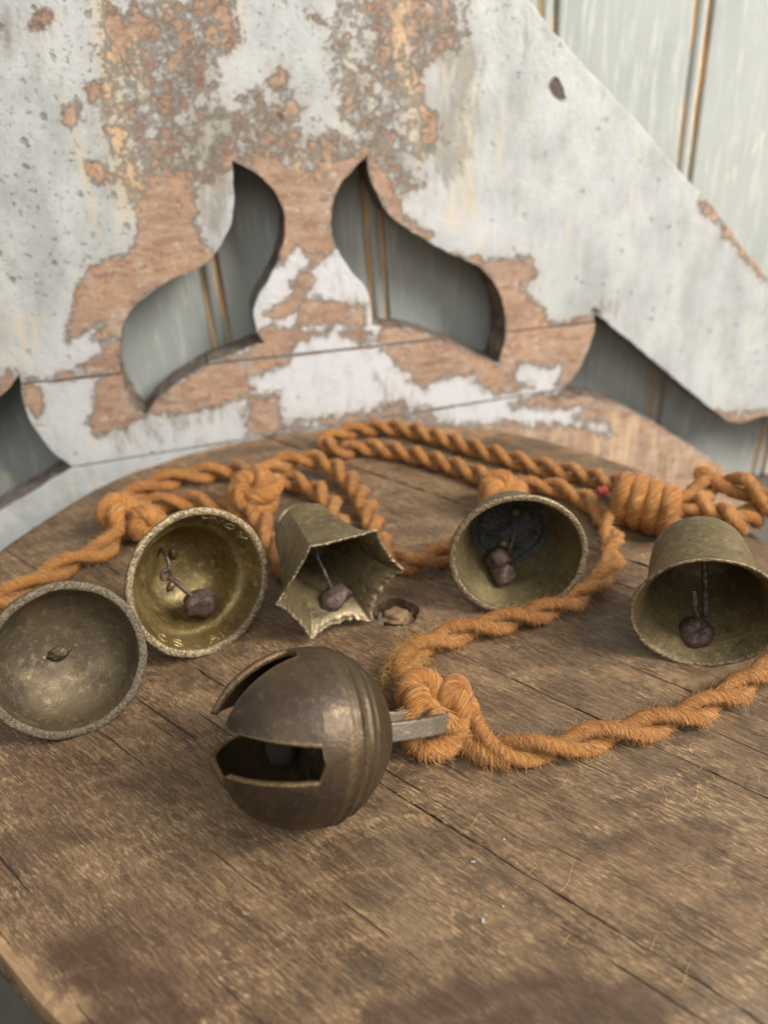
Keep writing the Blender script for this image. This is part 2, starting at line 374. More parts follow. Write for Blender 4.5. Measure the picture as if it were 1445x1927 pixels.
# ================================================================ THE WALL AND THE CARVED PANEL
YAW = R(13.0); LEAN = R(1.5); ZF = -0.118
U = V(math.cos(YAW), math.sin(YAW), 0); NB = V(-math.sin(YAW), math.cos(YAW), 0)      # along the wall / away from us
PO = V(-0.05, 0.462, 0.0)
PV = unit(math.cos(LEAN) * V(0, 0, 1) + math.sin(LEAN) * NB)                            # up the leaning panel
PN = unit(np.cross(PV, U)); PN = PN if PN @ NB > 0 else -PN                           # away from us, square to the panel
THICK = 0.026
def pan(px, py): P = on_plane(px, py, PO, PN) - PO; return np.stack([P @ U, P @ PV], -1)
def inside(P, poly):
    x, y = P[:, 0], P[:, 1]; r = np.zeros(len(P), bool); a = poly; b = np.roll(poly, -1, 0)
    for (x1, y1), (x2, y2) in zip(a, b):
        m = ((y1 > y) != (y2 > y)); 
        if y1 != y2: r ^= m & (x < (x2 - x1) * (y - y1) / (y2 - y1) + x1)
    return r
def sdist(P, poly):
    a = poly; b = np.roll(poly, -1, 0); d = np.full(len(P), 1e9)
    for p, q in zip(a, b):
        e = q - p; t = np.clip(((P - p) @ e) / max(e @ e, 1e-9), 0, 1); d = np.minimum(d, np.linalg.norm(P - p - t[:, None] * e, axis=1))
    return np.where(inside(P, poly), d, -d)
def rounded(pts, px=9):   # picture outline -> evenly sampled outline that keeps its marked corners
    out = []; seg = [pts[0][:2]]
    P = pts + [pts[0]]
    for q in P[1:]:
        seg.append(q[:2])
        if len(q) > 2 or q is P[-1]:
            out.append(spline(np.array(seg, float), px)[:-1] if len(seg) > 1 else np.array(seg, float)); seg = [q[:2]]
    return np.vstack(out)
c_ = 1
outer = [(984, -12, c_), (1060, 80), (1148, 174), (1197, 226), (1270, 313), (1346, 397), (1441, 520), (1600, 690, c_), (1640, 745, c_), (1560, 796), (1480, 782), (1440, 782), (1400, 795), (1368, 793, c_),
         (1310, 747), (1250, 696), (1183, 640), (1119, 589, c_), (1117, 625), (1105, 662), (1083, 703), (1055, 735), (1028, 754, c_),
         (1090, 747), (1150, 757), (1220, 788), (1290, 833), (1350, 873), (1400, 912), (1500, 1000), (1570, 1090, c_)]
outer_l = [(-230, 1160, c_), (-100, 1030), (0, 962), (60, 926), (112, 893), (134, 879, c_), (112, 860), (90, 840), (62, 800), (45, 755), (37, 704, c_), (15, 730), (-25, 765), (-200, 905), (-330, 985, c_)]
hole_l = [(435, 302, c_), (470, 318), (505, 345), (525, 375), (537, 412), (535, 452), (522, 492), (503, 530), (485, 560), (477, 590), (483, 622), (497, 645, c_), (465, 655), (430, 668), (380, 690), (330, 722), (295, 752), (272, 781, c_),
          (250, 757), (232, 715), (224, 670), (228, 625), (245, 587), (280, 552), (330, 523), (375, 502), (401, 484, c_), (425, 444), (438, 400), (440, 350)]
hole_r = [(692, 290, c_), (665, 318), (642, 345), (628, 380), (622, 420), (634, 465), (660, 510), (690, 545), (697, 580), (698, 612, c_), (730, 616), (780, 622), (840, 641), (900, 668), (936, 684, c_), (949, 640), (951, 597), (941, 555), (920, 520), (890, 496), (851, 479, c_), (810, 456), (765, 430), (731, 400), (706, 360), (694, 325)]
def to_uv(a): return pan(a[:, 0], a[:, 1])
o1 = rounded(outer + [outer[-1]], 9)
o1 = rounded(outer, 9)
# keep only the drawn run (drop the closing run) and join the two sides far below and above the picture
def run(pts, px=9):
    r = []; seg = [pts[0][:2]]
    for k, q in enumerate(pts[1:]):
        seg.append(q[:2])
        if len(q) > 2 or k == len(pts) - 2: r.append(spline(np.array(seg, float), px)[:-1]); seg = [q[:2]]
    return np.vstack(r + [np.array([pts[-1][:2]], float)])
ur, ul = to_uv(run(outer)), to_uv(run(outer_l))
low = pan(np.array([1570.]), np.array([1090.]))[0]; lowl = ul[0]
VB = (ZF + .002) / PV[2]
top_r = ur[0] + unit(ur[0] - ur[12]) * .10
bottom = np.array([[low[0] + .01, VB], [lowl[0] - .01, VB]])
left = np.array([ul[-1] + V(-.03, .02), V(-.42, .12), V(top_r[0] - .45, top_r[1])])
OUT = np.vstack([top_r[None], ur, bottom, ul, left])
HL, HR = to_uv(rounded(hole_l, 8)), to_uv(rounded(hole_r, 8))
def worn_edge(P, amp):
    L = np.r_[0, np.cumsum(np.linalg.norm(np.diff(P, axis=0), axis=1))]; nn_ = np.roll(P, -1, 0) - np.roll(P, 1, 0); nn_ = np.stack([-nn_[:, 1], nn_[:, 0]], 1); nn_ /= np.linalg.norm(nn_, axis=1)[:, None] + 1e-9
    q = rng.normal(size=len(P)); q = (q + np.roll(q, 1) + np.roll(q, 2)) / 3
    return P + nn_ * (amp * (.9 * q + .6 * np.sin(L * 190) + .4 * np.sin(L * 470 + 1)))[:, None]
HL, HR = worn_edge(HL, .00038), worn_edge(HR, .00038); OUT[1:-6] = worn_edge(OUT, .00038)[1:-6]
# the joints between its three boards
j1 = pan(np.array([0., 1115.]), np.array([727., 607.])); j2 = pan(np.array([134., 766., 1119.]), np.array([879., 779., 722.]))
j2 = j2[[0, 2]]
def side_of(P, j): d = unit(j[1] - j[0]); return (P - j[0]) @ V(-d[1], d[0])
lo, hi = OUT.min(0), OUT.max(0)
G = .0021
gx, gy = np.meshgrid(np.arange(max(lo[0], -.36), hi[0], G), np.arange(lo[1], hi[1], G)); g = np.stack([gx.ravel(), gy.ravel()], 1); g += rng.uniform(-.25, .25, g.shape) * G
gi = on_plane(np.zeros(1), np.zeros(1), PO, PN)
pix = proj(PO + g[:, :1] * U + g[:, 1:] * PV)
keep = (pix[:, 0] > -60) & (pix[:, 0] < 1500) & (pix[:, 1] > -60) & (pix[:, 1] < 1100)
keep &= (np.abs(side_of(g, j1)) > .0012) & (np.abs(side_of(g, j2)) > .0012)
g = g[keep]
ins = sdist(g, OUT) > .0012
for hpoly in (HL, HR): ins &= sdist(g, hpoly) < -.0012
g = g[ins]
pts2, edges = [], []
def loop2(P):
    b = len(pts2); pts2.extend(P.tolist()); edges.extend([(b + i, b + (i + 1) % len(P)) for i in range(len(P))])
for P in (OUT, HL, HR): loop2(P)
GAP = .00038
for j in (j1, j2):
    d = unit(j[1] - j[0]); nn = V(-d[1], d[0])
    for sgn in (-1, 1):
        a, b = j[0] - d * .6 + nn * GAP * sgn, j[1] + d * .6 + nn * GAP * sgn
        k = len(pts2); pts2.extend([a.tolist(), b.tolist()]); edges.append((k, k + 1))
pts2.extend(g.tolist())
vs, _, fs, *_r2 = delaunay_2d_cdt([Vector(p) for p in pts2], edges, [], 0, 1e-7)
vs = np.array([tuple(v) for v in vs]); fs = np.array([f for f in fs if len(f) == 3])
cen = vs[fs].mean(1)
ok = inside(cen, OUT) & ~inside(cen, HL) & ~inside(cen, HR)
s1, s2 = side_of(cen, j1), side_of(cen, j2)
cpx = proj(PO + cen[:, :1] * U + cen[:, 1:] * PV)
arm = ((cpx[:, 0] > 1119) & (cpx[:, 1] < np.interp(cpx[:, 0], [1119, 1355, 1900], [589, 786, 800]) + 4)) | ((cpx[:, 0] < 37) & (cpx[:, 1] < np.interp(cpx[:, 0], [-330, 37], [990, 704]) + 4))
# picture-space maps of where the paint has gone, yellowed or dirtied on the boards, plus glare painted on the right rail
bare_p = [(1, [(135, 555), (160, 512), (250, 462), (262, 400), (285, 335), (335, 322), (362, 350), (372, 440), (405, 480), (375, 508), (280, 556), (230, 610), (225, 670), (236, 730), (272, 788), (300, 745), (240, 806), (178, 812), (165, 795), (192, 758), (180, 745), (200, 700), (150, 690), (215, 640), (170, 640), (205, 600), (130, 640)]),
          (1, [(40, 712), (185, 700), (80, 712), (75, 735), (88, 760), (70, 790), (52, 760)]),
          (1, [(430, 292), (520, 300), (590, 322), (650, 292), (695, 275), (690, 300), (640, 345), (622, 420), (632, 462), (590, 505), (560, 462), (515, 505), (538, 420), (520, 365), (470, 316)]),
          (1, [(560, 505), (600, 520), (572, 560), (690, 572), (690, 615), (560, 612), (562, 580), (520, 600), (500, 590), (545, 570)]),
          (1, [(492, 615), (560, 620), (700, 622), (690, 640), (640, 630), (560, 640), (545, 680), (462, 715), (480, 730), (455, 748), (340, 776), (285, 782), (272, 790), (320, 730), (400, 680), (480, 655)]),
          (.8, [(470, 745), (520, 745), (530, 800), (600, 805), (470, 815)]),
          (1, [(695, 280), (735, 330), (748, 400), (815, 440), (808, 458), (765, 432), (728, 402), (702, 355), (690, 320)]),
          (1, [(845, 478), (1000, 488), (1010, 520), (985, 545), (1025, 590), (1035, 612), (1118, 596), (1118, 630), (1084, 706), (1045, 745), (1045, 735), (1058, 685), (980, 685), (965, 715), (1000, 728), (930, 745), (890, 708), (850, 702), (800, 728), (770, 712), (705, 640), (730, 612), (840, 640), (936, 686), (950, 600), (920, 520)]),
          (1, [(985, 745), (1100, 745), (1160, 752), (1420, 910), (1600, 1100), (1250, 1000), (1000, 850), (720, 800), (600, 800), (560, 790), (690, 780), (850, 800), (1000, 800), (1150, 815), (1130, 785), (1080, 790), (1100, 765), (970, 765)]),
          (.6, [(745, 860), (500, 820), (680, 800), (800, 780), (745, 760), (720, 770), (700, 785)]),
          (.75, [(-60, 735), (38, 704), (-20, 770), (-100, 800)]),
          (.8, [(190, 25), (225, 20), (250, 75), (232, 110), (196, 60)]), (1, [(50, 48), (90, 22), (100, 35), (62, 50)]),
          (1, [(168, 155), (185, 150), (190, 178), (172, 182)]), (1, [(165, 305), (185, 302), (210, 330), (205, 342), (170, 330)]), (.9, [(120, 205), (145, 200), (146, 225), (128, 232)]),
          (1, [(505, 150), (530, 128), (540, 140), (525, 178), (508, 165)]), (1, [(575, 20), (605, 30), (610, 45), (585, 35)]),
          (.9, [(1320, 380), (1345, 395), (1445, 500), (1445, 530), (1330, 395)]), (.9, [(1350, 775), (1380, 780), (1445, 768), (1460, 800), (1380, 805)])]
mott = [(-.12, [(190, 0), (430, 0), (440, 60), (400, 130), (430, 200), (440, 300), (400, 330), (285, 330), (270, 400), (220, 300), (200, 200)]),
        (-.1, [(440, 180), (560, 190), (560, 260), (690, 260), (640, 300), (440, 300)]),
        (-.12, [(640, 0), (880, 0), (870, 60), (800, 120), (790, 180), (830, 260), (760, 300), (790, 340), (740, 400), (690, 280), (650, 200), (630, 100)])]
grime_p = [(.18, [(190, 0), (430, 0), (440, 200), (400, 330), (230, 300), (200, 200)]), (.22, [(640, 0), (880, 0), (830, 260), (690, 280)]), (.75, [(430, 200), (480, 180), (540, 240), (690, 260), (640, 310), (560, 330), (440, 300), (430, 400), (400, 470), (370, 430), (360, 340), (300, 250), (380, 200)]),
           (.55, [(330, 60), (420, 80), (440, 200), (380, 300), (300, 260)]), (.7, [(800, 60), (920, 70), (900, 300), (820, 370), (790, 250), (830, 180)]), (.6, [(630, 120), (700, 60), (740, 260), (690, 300), (650, 250)]), (.35, [(880, 0), (980, 0), (1060, 110), (960, 140)]),
           (.5, [(700, 700), (800, 740), (860, 800), (700, 800)]), (.45, [(180, 780), (480, 750), (470, 800), (200, 870)]), (.6, [(1090, 560), (1160, 560), (1190, 620), (1119, 595)]), (.35, [(-50, 0), (140, 0), (100, 120), (-50, 160)]), (.4, [(980, 510), (1010, 500), (1050, 560), (1010, 570)])]
cream_p = [(.45, [(1060, 790), (1180, 770), (1380, 890), (1500, 1010), (1300, 960), (1150, 870), (1000, 830)]), (.4, [(850, 790), (1000, 790), (1100, 850), (900, 820)]), (1.0, [(160, -20), (195, -20), (205, 80), (235, 190), (280, 330), (262, 420), (225, 420), (190, 230), (170, 100)]), (.9, [(108, 165), (128, 170), (150, 260), (165, 300), (195, 470), (175, 490), (140, 300)]), (.7, [(215, 60), (265, 80), (275, 200), (225, 200)]),  # first two: pale raw wood with the glare on the right rail painted in
           (1.0, [(735, -20), (775, -20), (770, 110), (800, 190), (815, 300), (780, 330), (745, 120)]), (.7, [(830, 120), (905, 100), (900, 300), (890, 450), (820, 430), (850, 300)]), (.6, [(640, 0), (670, 0), (668, 300), (645, 280)]),
           (.6, [(500, 285), (650, 290), (620, 330), (540, 320)]), (.5, [(0, 560), (120, 600), (60, 690), (-40, 690)]), (.4, [(140, 330), (240, 350), (240, 480), (150, 480)])]
white_p = [(1.0, [(440, 470), (620, 440), (740, 560), (980, 690), (1110, 640), (1500, 1000), (800, 860), (430, 760), (480, 560)]), (.55, [(60, 640), (200, 560), (240, 800), (460, 740), (480, 820), (150, 900), (40, 760)]), (.5, [(640, 330), (960, 400), (960, 500), (800, 460)])]
rust_p = [(1.0, [(1032, 152), (1046, 146), (1058, 160), (1062, 180), (1052, 188), (1036, 175)]), (.5, [(1022, 165), (1040, 150), (1075, 185), (1060, 195)]), (.7, [(1108, 585), (1122, 575), (1140, 600), (1119, 592)]), (.5, [(515, 210), (530, 205), (545, 245), (538, 252)])]
fleck_p = [(1.0, [(-60, -60), (240, -60), (250, 480), (130, 600), (-60, 600)]), (.8, [(430, 0), (630, 0), (620, 260), (440, 180)]), (.6, [(880, 0), (980, -20), (1080, 100), (920, 160)])]
def field(Q, polys, soft, base=0.0):
    r = np.full(len(Q), base)
    for w, pl in polys:
        pl = np.array(pl, float); m = ((Q > pl.min(0) - soft * 1.5) & (Q < pl.max(0) + soft * 1.5)).all(1)
        if m.any(): r[m] = np.maximum(r[m], base + (w - base) * np.clip(.5 + sdist(Q[m], pl) / soft * .5, 0, 1))
    return r
def panel_attrs(Q):
    b = np.full(len(Q), -1.25)
    for w, pl in bare_p:
        pl = np.array(pl, float); m = ((Q > pl.min(0) - 30) & (Q < pl.max(0) + 30)).all(1)
        if m.any(): b[m] = np.maximum(b[m], np.clip(sdist(Q[m], pl) / 19 * w, -1.25, 1.3 * w))
    for w, pl in mott:
        pl = np.array(pl, float); m = ((Q > pl.min(0) - 40) & (Q < pl.max(0) + 40)).all(1)
        if m.any(): b[m] = np.maximum(b[m], w + np.clip(sdist(Q[m], pl) / 40, -1.2, 0.05))
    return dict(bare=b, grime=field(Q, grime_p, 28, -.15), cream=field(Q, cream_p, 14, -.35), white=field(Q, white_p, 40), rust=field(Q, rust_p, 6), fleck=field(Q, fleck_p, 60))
panel_root = empty('carved_panel', Matrix.Translation(Vector(PO + VB * PV)), 'big fretwork panel with flaking white paint and curved cutouts leaning on the wall', 'carved panel')
PB = PO + VB * PV
for name_i, (sel, off) in enumerate((((s1 > GAP) | arm, 0.0), ((s1 < -GAP) & (s2 > GAP) & ~arm, .0004), ((s2 < -GAP) & ~arm, -.0003))):
    f = fs[ok & sel]; ids, inv = np.unique(f, return_inverse=True); f = inv.reshape(f.shape); P2 = vs[ids]; n = len(P2)
    a = P2[f[:, 1]] - P2[f[:, 0]]; b = P2[f[:, 2]] - P2[f[:, 0]]; fl = (a[:, 0] * b[:, 1] - a[:, 1] * b[:, 0]) < 0; f[fl] = f[fl][:, ::-1]
    e = np.concatenate([f[:, [0, 1]], f[:, [1, 2]], f[:, [2, 0]]]); key = {tuple(x) for x in e.tolist()}
    bd = np.array([x for x in e.tolist() if (x[1], x[0]) not in key])
    F3 = PO + P2[:, :1] * U + P2[:, 1:] * PV - PN * off; Bk = PO + P2[:, :1] * U + P2[:, 1:] * PV + PN * THICK
    be = np.unique(bd); mp = {int(x): i for i, x in enumerate(be)}; m1 = np.array([mp[x] for x in bd[:, 0].tolist()]); m2 = np.array([mp[x] for x in bd[:, 1].tolist()])
    vv = np.vstack([F3, Bk, F3[be], Bk[be]]); k = len(be)
    faces = [tuple(x) for x in f.tolist()] + [(x[0] + n, x[2] + n, x[1] + n) for x in f.tolist()] + [(2 * n + p, 2 * n + k + p, 2 * n + k + q, 2 * n + q) for p, q in zip(m1.tolist(), m2.tolist())]
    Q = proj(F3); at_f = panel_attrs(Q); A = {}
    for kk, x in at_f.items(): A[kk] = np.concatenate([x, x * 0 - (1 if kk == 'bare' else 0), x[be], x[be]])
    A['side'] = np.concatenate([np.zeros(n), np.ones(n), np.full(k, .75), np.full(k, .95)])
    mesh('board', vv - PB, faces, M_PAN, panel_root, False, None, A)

# wall of upright boards with a bead between each two
WO = PO + NB * .037
def wal(px, py): P = on_plane(px, py, WO, NB) - WO; return np.stack([P @ U, P[..., 2]], -1)
bead_t = wal(np.array([393., 707., 1318., 1038.]), np.array([500., 500., 20., 20.])); bead_b = wal(np.array([415., 718., 1285., 1243.]), np.array([640., 600., 330., 720.]))
lean_w = -.035
b0 = [bead_t[0, 0], bead_t[1, 0], None, bead_b[3, 0]]
xs_bead = [bead_t[0][0] + lean_w * (0), 0, 0, 0]
# bead positions on the wall at z=0, from the four that show
def z0(px, py): q = wal(np.array([float(px)]), np.array([float(py)]))[0]; return q[0] - lean_w * q[1]
kn = [z0(402, 560), z0(709, 500), z0(1030, 60), z0(1290, 300)]
BP = np.array(kn); spc = np.diff(BP).mean()
BP = np.concatenate([BP[0] - spc * np.arange(5, 0, -1), BP, BP[-1] + spc * np.arange(1, 6)])
wall = empty('wall', Matrix.Translation(Vector((WO[0], WO[1], ZF))), 'pale grey green wall of upright tongue and groove boards behind the panel', 'wall'); wall['kind'] = 'structure'
WB = V(WO[0], WO[1], ZF); BW = .0060; ZT = .75
def wallpt(u, z, d): return WO + (u + lean_w * z) * U + V(0, 0, z) - NB * d - WB
def strip(name, prof, u0, wear):
    zs = np.linspace(ZF + .003, ZT, 60); v = []; A = []
    for z in zs:
        for (x, d), w in zip(prof, wear): v.append(wallpt(u0 + x, z, d)); A.append(w)
    m = len(prof); f = [(i * m + j, i * m + j + 1, (i + 1) * m + j + 1, (i + 1) * m + j) for i in range(len(zs) - 1) for j in range(m - 1)]
    return mesh(name, np.array(v), f, M_WAL, wall, False, None, {'wear': A})
for i in range(len(BP) - 1):
    w = BP[i + 1] - BP[i]; a, b = BW + .0004, w - BW - .0004
    strip('board', [(a, -.012), (a, -.0022), (a + .0009, 0), (a + .003, .0002), (w / 2, 0.0001), (b - .003, .0002), (b - .0009, 0), (b, -.0022), (b, -.012)], BP[i], [.4, .45, .20, -.5, -.7, -.5, .20, .45, .4])
for i in range(len(BP)):
    pr = [(-BW, -.012), (-BW, -.0035), (-BW + .0006, -.003)] + [(BW * .62 * math.sin(t), -.0032 + .0032 * math.cos(t)) for t in np.linspace(-1.5, 1.5, 9)] + [(BW - .0006, -.003), (BW, -.0035), (BW, -.012)]
    wr_ = [.5, .6, .6] + [.7, .65, .35, .1, .2, .1, .35, .65, .7] + [.6, .6, .5]
    strip('bead', pr, BP[i], wr_)
# ground under everything
def sheet(name, x0, x1, y0, y1, z, mat):
    return mesh(name, V(x0, y0, z, x1, y0, z, x1, y1, z, x0, y1, z).reshape(4, 3), [(0, 1, 2, 3)], mat, None, False)
s = N('grey_floor'); c = s.coord(); a = s.noise(c, 25, 6, .6)
fl = sheet('floor', -4, 4, -3, 3, ZF, s.out(s.mix(s.ss(a, .3, .7), (.075, .066, .054), (.13, .118, .098)), .7, s.bump(a, .002, .5))); tag(fl, 'grey brown floor below the round board', None, None, 'structure')

# ================================================================ THE ROUND TABLETOP
TC = V(-.004, .2715)
edge_px = [(0, 1029), (83, 978), (145, 936), (208, 901), (311, 863), (415, 832), (500, 818), (725, 797), (849, 797), (974, 812), (1062, 837), (1154, 863), (1246, 897), (1286, 920), (1412, 997)]
ep = at(np.array([e[0] for e in edge_px]), np.array([e[1] for e in edge_px]))[:, :2]
lowpx = at(np.array([0., 50., 100.]), np.array([1775., 1850., 1925.]))[:, :2]
ea = np.r_[[math.atan2(*(q - TC)[::-1]) for q in ep], [math.atan2(*(q - TC)[::-1]) for q in lowpx]]; er = np.r_[np.linalg.norm(ep - TC, axis=1), np.linalg.norm(lowpx - TC, axis=1)]
ea = np.r_[ea, R(-70), R(-40), R(-10)]; er = np.r_[er, .192, .215, .195]
ea = np.mod(ea, 2 * math.pi); o_ = np.argsort(ea); ea, er = ea[o_], er[o_]
th = np.linspace(0, 2 * math.pi, 260, endpoint=False); rr = np.interp(th, np.r_[ea[-3:] - 2 * math.pi, ea, ea[:3] + 2 * math.pi], np.r_[er[-3:], er, er[:3]])
kern = np.exp(-np.linspace(-2, 2, 17) ** 2); kern /= kern.sum(); rr = np.convolve(np.r_[rr[-8:], rr, rr[:8]], kern, 'valid')
RIM = TC + rr[:, None] * np.stack([np.cos(th), np.sin(th)], 1)
gd = V(math.cos(GA), math.sin(GA)); gn = V(-gd[1], gd[0])      # along and across the planks
def clip(poly, nrm, c, sgn):    # keep the side where sgn*(p.nrm - c) >= 0
    out = []
    for i in range(len(poly)):
        p, q = poly[i], poly[(i + 1) % len(poly)]; dp, dq = sgn * (p @ nrm - c), sgn * (q @ nrm - c)
        if dp >= 0: out.append(p)
        if dp * dq < 0: out.append(p + (q - p) * dp / (dp - dq))
    return np.array(out)
joints = [-.2, .1295, .1975, .2298, .2990, .5]
hole_c = at(np.array([744.]), np.array([1151.]))[0][:2]; hole_r_ = .0100
TT = .024
table = empty('round_tabletop', Matrix.Translation((TC[0], TC[1], -TT)), 'old round tabletop of dark brown weathered planks the bells lie on', 'tabletop')
stain_px = [(1.0, [(700, 1900), (800, 1885), (860, 1850), (950, 1840), (1050, 1835), (1140, 1860), (1220, 1880), (1250, 1940), (690, 1945)]), (.85, [(60, 1770), (170, 1740), (230, 1760), (260, 1810), (330, 1830), (370, 1945), (180, 1940), (120, 1850)]), (.6, [(700, 1420), (800, 1430), (850, 1470), (760, 1500), (700, 1480)]),
            (.55, [(1130, 1500), (1445, 1540), (1445, 1620), (1250, 1640), (1120, 1600)]), (.55, [(560, 1050), (780, 1080), (760, 1200), (690, 1240), (560, 1180)]), (.5, [(270, 1230), (420, 1230), (420, 1300), (300, 1330)]), (.45, [(60, 1050), (240, 980), (240, 1090), (120, 1120)]), (.5, [(420, 1560), (700, 1560), (760, 1620), (500, 1640)])]
worn_px = [(1.0, [(-30, 1740), (10, 1745), (60, 1830), (130, 1940), (60, 1945), (0, 1850)]), (.7, [(100, 1830), (160, 1860), (200, 1945), (120, 1940)]), (.7, [(200, 885), (480, 812), (700, 790), (850, 795), (980, 812), (980, 830), (700, 812), (480, 835), (230, 905)]), (.35, [(620, 1800), (760, 1780), (780, 1840), (640, 1850)]), (.45, [(1060, 1280), (1330, 1180), (1445, 1260), (1300, 1330)])]
def edge_dark(Q2): return 0
for i in range(len(joints) - 1):
    gw = (.0003, .00016, .0003, .00014, .0002, .0003); a, b = joints[i] + gw[i], joints[i + 1] - gw[i + 1]
    poly = clip(clip(RIM, gn, a, 1), gn, b, -1)
    # straight runs need points, and the joint through the knot hole needs its notch
    P = []
    for k in range(len(poly)):
        p, q = poly[k], poly[(k + 1) % len(poly)]; L = np.linalg.norm(q - p); m = max(1, int(L / .004))
        for t in range(m): P.append(p + (q - p) * t / m)
    P = np.array(P); rel = P - hole_c; d = np.linalg.norm(rel, axis=1)
    inh = d < hole_r_
    if inh.any():
        c0 = (hole_c @ gn); ln = a if abs(a - c0) < abs(b - c0) else b; hw = math.sqrt(hole_r_ ** 2 - (ln - c0) ** 2)
        first = hole_c + gn * (ln - c0); e1 = first - gd * hw; e2 = first + gd * hw
        idx = np.where(inh)[0]; i0, i1 = idx[0], idx[-1]; before = P[i0 - 1]
        s_, t_ = (e1, e2) if np.linalg.norm(before - e1) < np.linalg.norm(before - e2) else (e2, e1)
        side = 1 if (ln == a) else -1
        a0, a1 = math.atan2(*(s_ - hole_c)[::-1]), math.atan2(*(t_ - hole_c)[::-1]); tgt = math.atan2(*(gn * side)[::-1])
        def mid_ok(x0, x1): m_ = (x0 + x1) / 2; return math.cos(m_ - tgt) > 0
        if not mid_ok(a0, a1) or abs(a1 - a0) > 2 * math.pi:
            a1 = a1 + 2 * math.pi if a1 < a0 else a1 - 2 * math.pi
        tt = np.linspace(a0, a1, 18); rj = hole_r_ * (1 + .05 * np.sin(5 * tt) + .03 * np.sin(11 * tt + 1))
        arc = hole_c + rj[:, None] * np.stack([np.cos(tt), np.sin(tt)], 1); P = np.vstack([P[:i0], arc, P[i1 + 1:]])
    # fine inner grid so that stains have somewhere to live
    lo_, hi_ = P.min(0), P.max(0); G2 = .0035
    gx, gy = np.meshgrid(np.arange(lo_[0], hi_[0], G2), np.arange(lo_[1], hi_[1], G2)); gg = np.stack([gx.ravel(), gy.ravel()], 1) + .0007; gg = gg[sdist(gg, P) > .0016]
    n0 = len(P); allp = [Vector(x) for x in P] + [Vector(x) for x in gg]
    v2, _, f2, *_x = delaunay_2d_cdt(allp, [(k, (k + 1) % n0) for k in range(n0)], [], 0, 1e-7)
    v2 = np.array([tuple(x) for x in v2]); f2 = np.array([x for x in f2 if len(x) == 3]); f2 = f2[inside(v2[f2].mean(1), P)]
    aa = v2[f2[:, 1]] - v2[f2[:, 0]]; bb = v2[f2[:, 2]] - v2[f2[:, 0]]; fl_ = (aa[:, 0] * bb[:, 1] - aa[:, 1] * bb[:, 0]) < 0; f2[fl_] = f2[fl_][:, ::-1]
    e = np.concatenate([f2[:, [0, 1]], f2[:, [1, 2]], f2[:, [2, 0]]]).tolist(); key = {tuple(x) for x in e}; bd = [x for x in e if (x[1], x[0]) not in key]
    n = len(v2); dz = (.0, .0003, 0.0, -.0004, .0002, 0)[i]
    bset = sorted({x for q in bd for x in q}); mp = {x: k for k, x in enumerate(bset)}; nb_ = len(bset); bs = v2[bset]
    # rolled-over top edge: boundary vertices of the top sit lower
    top = np.c_[v2, np.full(n, dz)]
    dist_b = np.minimum.reduce([np.abs(v2 @ gn - a), np.abs(v2 @ gn - b)])
    rimd = np.interp(np.mod(np.arctan2(v2[:, 1] - TC[1], v2[:, 0] - TC[0]), 2 * math.pi), th, rr) - np.linalg.norm(v2 - TC, axis=1)
    top[bset, 2] -= .0005
    top[:, 2] -= np.clip(.006 - rimd, 0, .006) ** 2 * 40
    low1 = np.c_[bs, np.full(nb_, -TT)]
    vv = np.vstack([top, top[bset], low1, np.c_[v2, np.full(n, -TT)]])
    faces = [tuple(x) for x in f2.tolist()] + [(n + mp[q[0]], n + nb_ + mp[q[0]], n + nb_ + mp[q[1]], n + mp[q[1]]) for q in bd] + [(n + 2 * nb_ + x[0], n + 2 * nb_ + x[2], n + 2 * nb_ + x[1]) for x in f2.tolist()]
    Q = proj(np.vstack([top, top[bset]])); z = np.zeros(nb_ + n)
    st_a = np.r_[field(Q, stain_px, 60), z]; wo_a = np.r_[field(Q, worn_px, 30), z]
    o = mesh('plank', vv - np.array([TC[0], TC[1], -TT]), faces, M_TAB, table, False, None, {'stain': st_a, 'worn': wo_a})
# what fills the old hole at the joint
plug_m = m_plain('pale_knot_filler', (.23, .145, .07), .8)
hp = V(hole_c[0], hole_c[1], 0) - V(TC[0], TC[1], -TT)
rock('filler_lump', hp + V(.0004, .0022, -.0056), (.0078, .0052, .0040), plug_m, table, 5, 4, .5, 9)
rock('filler_lump', hp + V(.0050, -.0012, -.0074), (.0046, .0040, .0036), plug_m, table, 8, 4, .5, 9)
rock('filler_lump', hp + V(-.0078, .0016, -.0066), (.0030, .0062, .0050), m_plain('grey_knot_filler', (.085, .066, .048), .8), table, 11, 4, .3, 7)
dk = m_plain('dark_wood', (.03, .02, .015), .9)
mesh('hole_floor', np.array([[math.cos(t) * .0125, math.sin(t) * .0125, -.012] for t in np.linspace(0, 2 * math.pi, 20, endpoint=False)]) + hp, [tuple(range(20))], dk, table, False)
for k in range(4):
    t = R(45 + 90 * k); q = V(math.cos(t) * .12, math.sin(t) * .12)
    bm = bmesh.new(); bmesh.ops.create_cone(bm, cap_ends=True, segments=20, radius1=.011, radius2=.014, depth=-ZF - TT)
    me = bpy.data.meshes.new('foot'); bm.to_mesh(me); bm.free(); o = link('foot', me, table, dk); o.location = (q[0], q[1], -(-ZF - TT) / 2 - .0002)

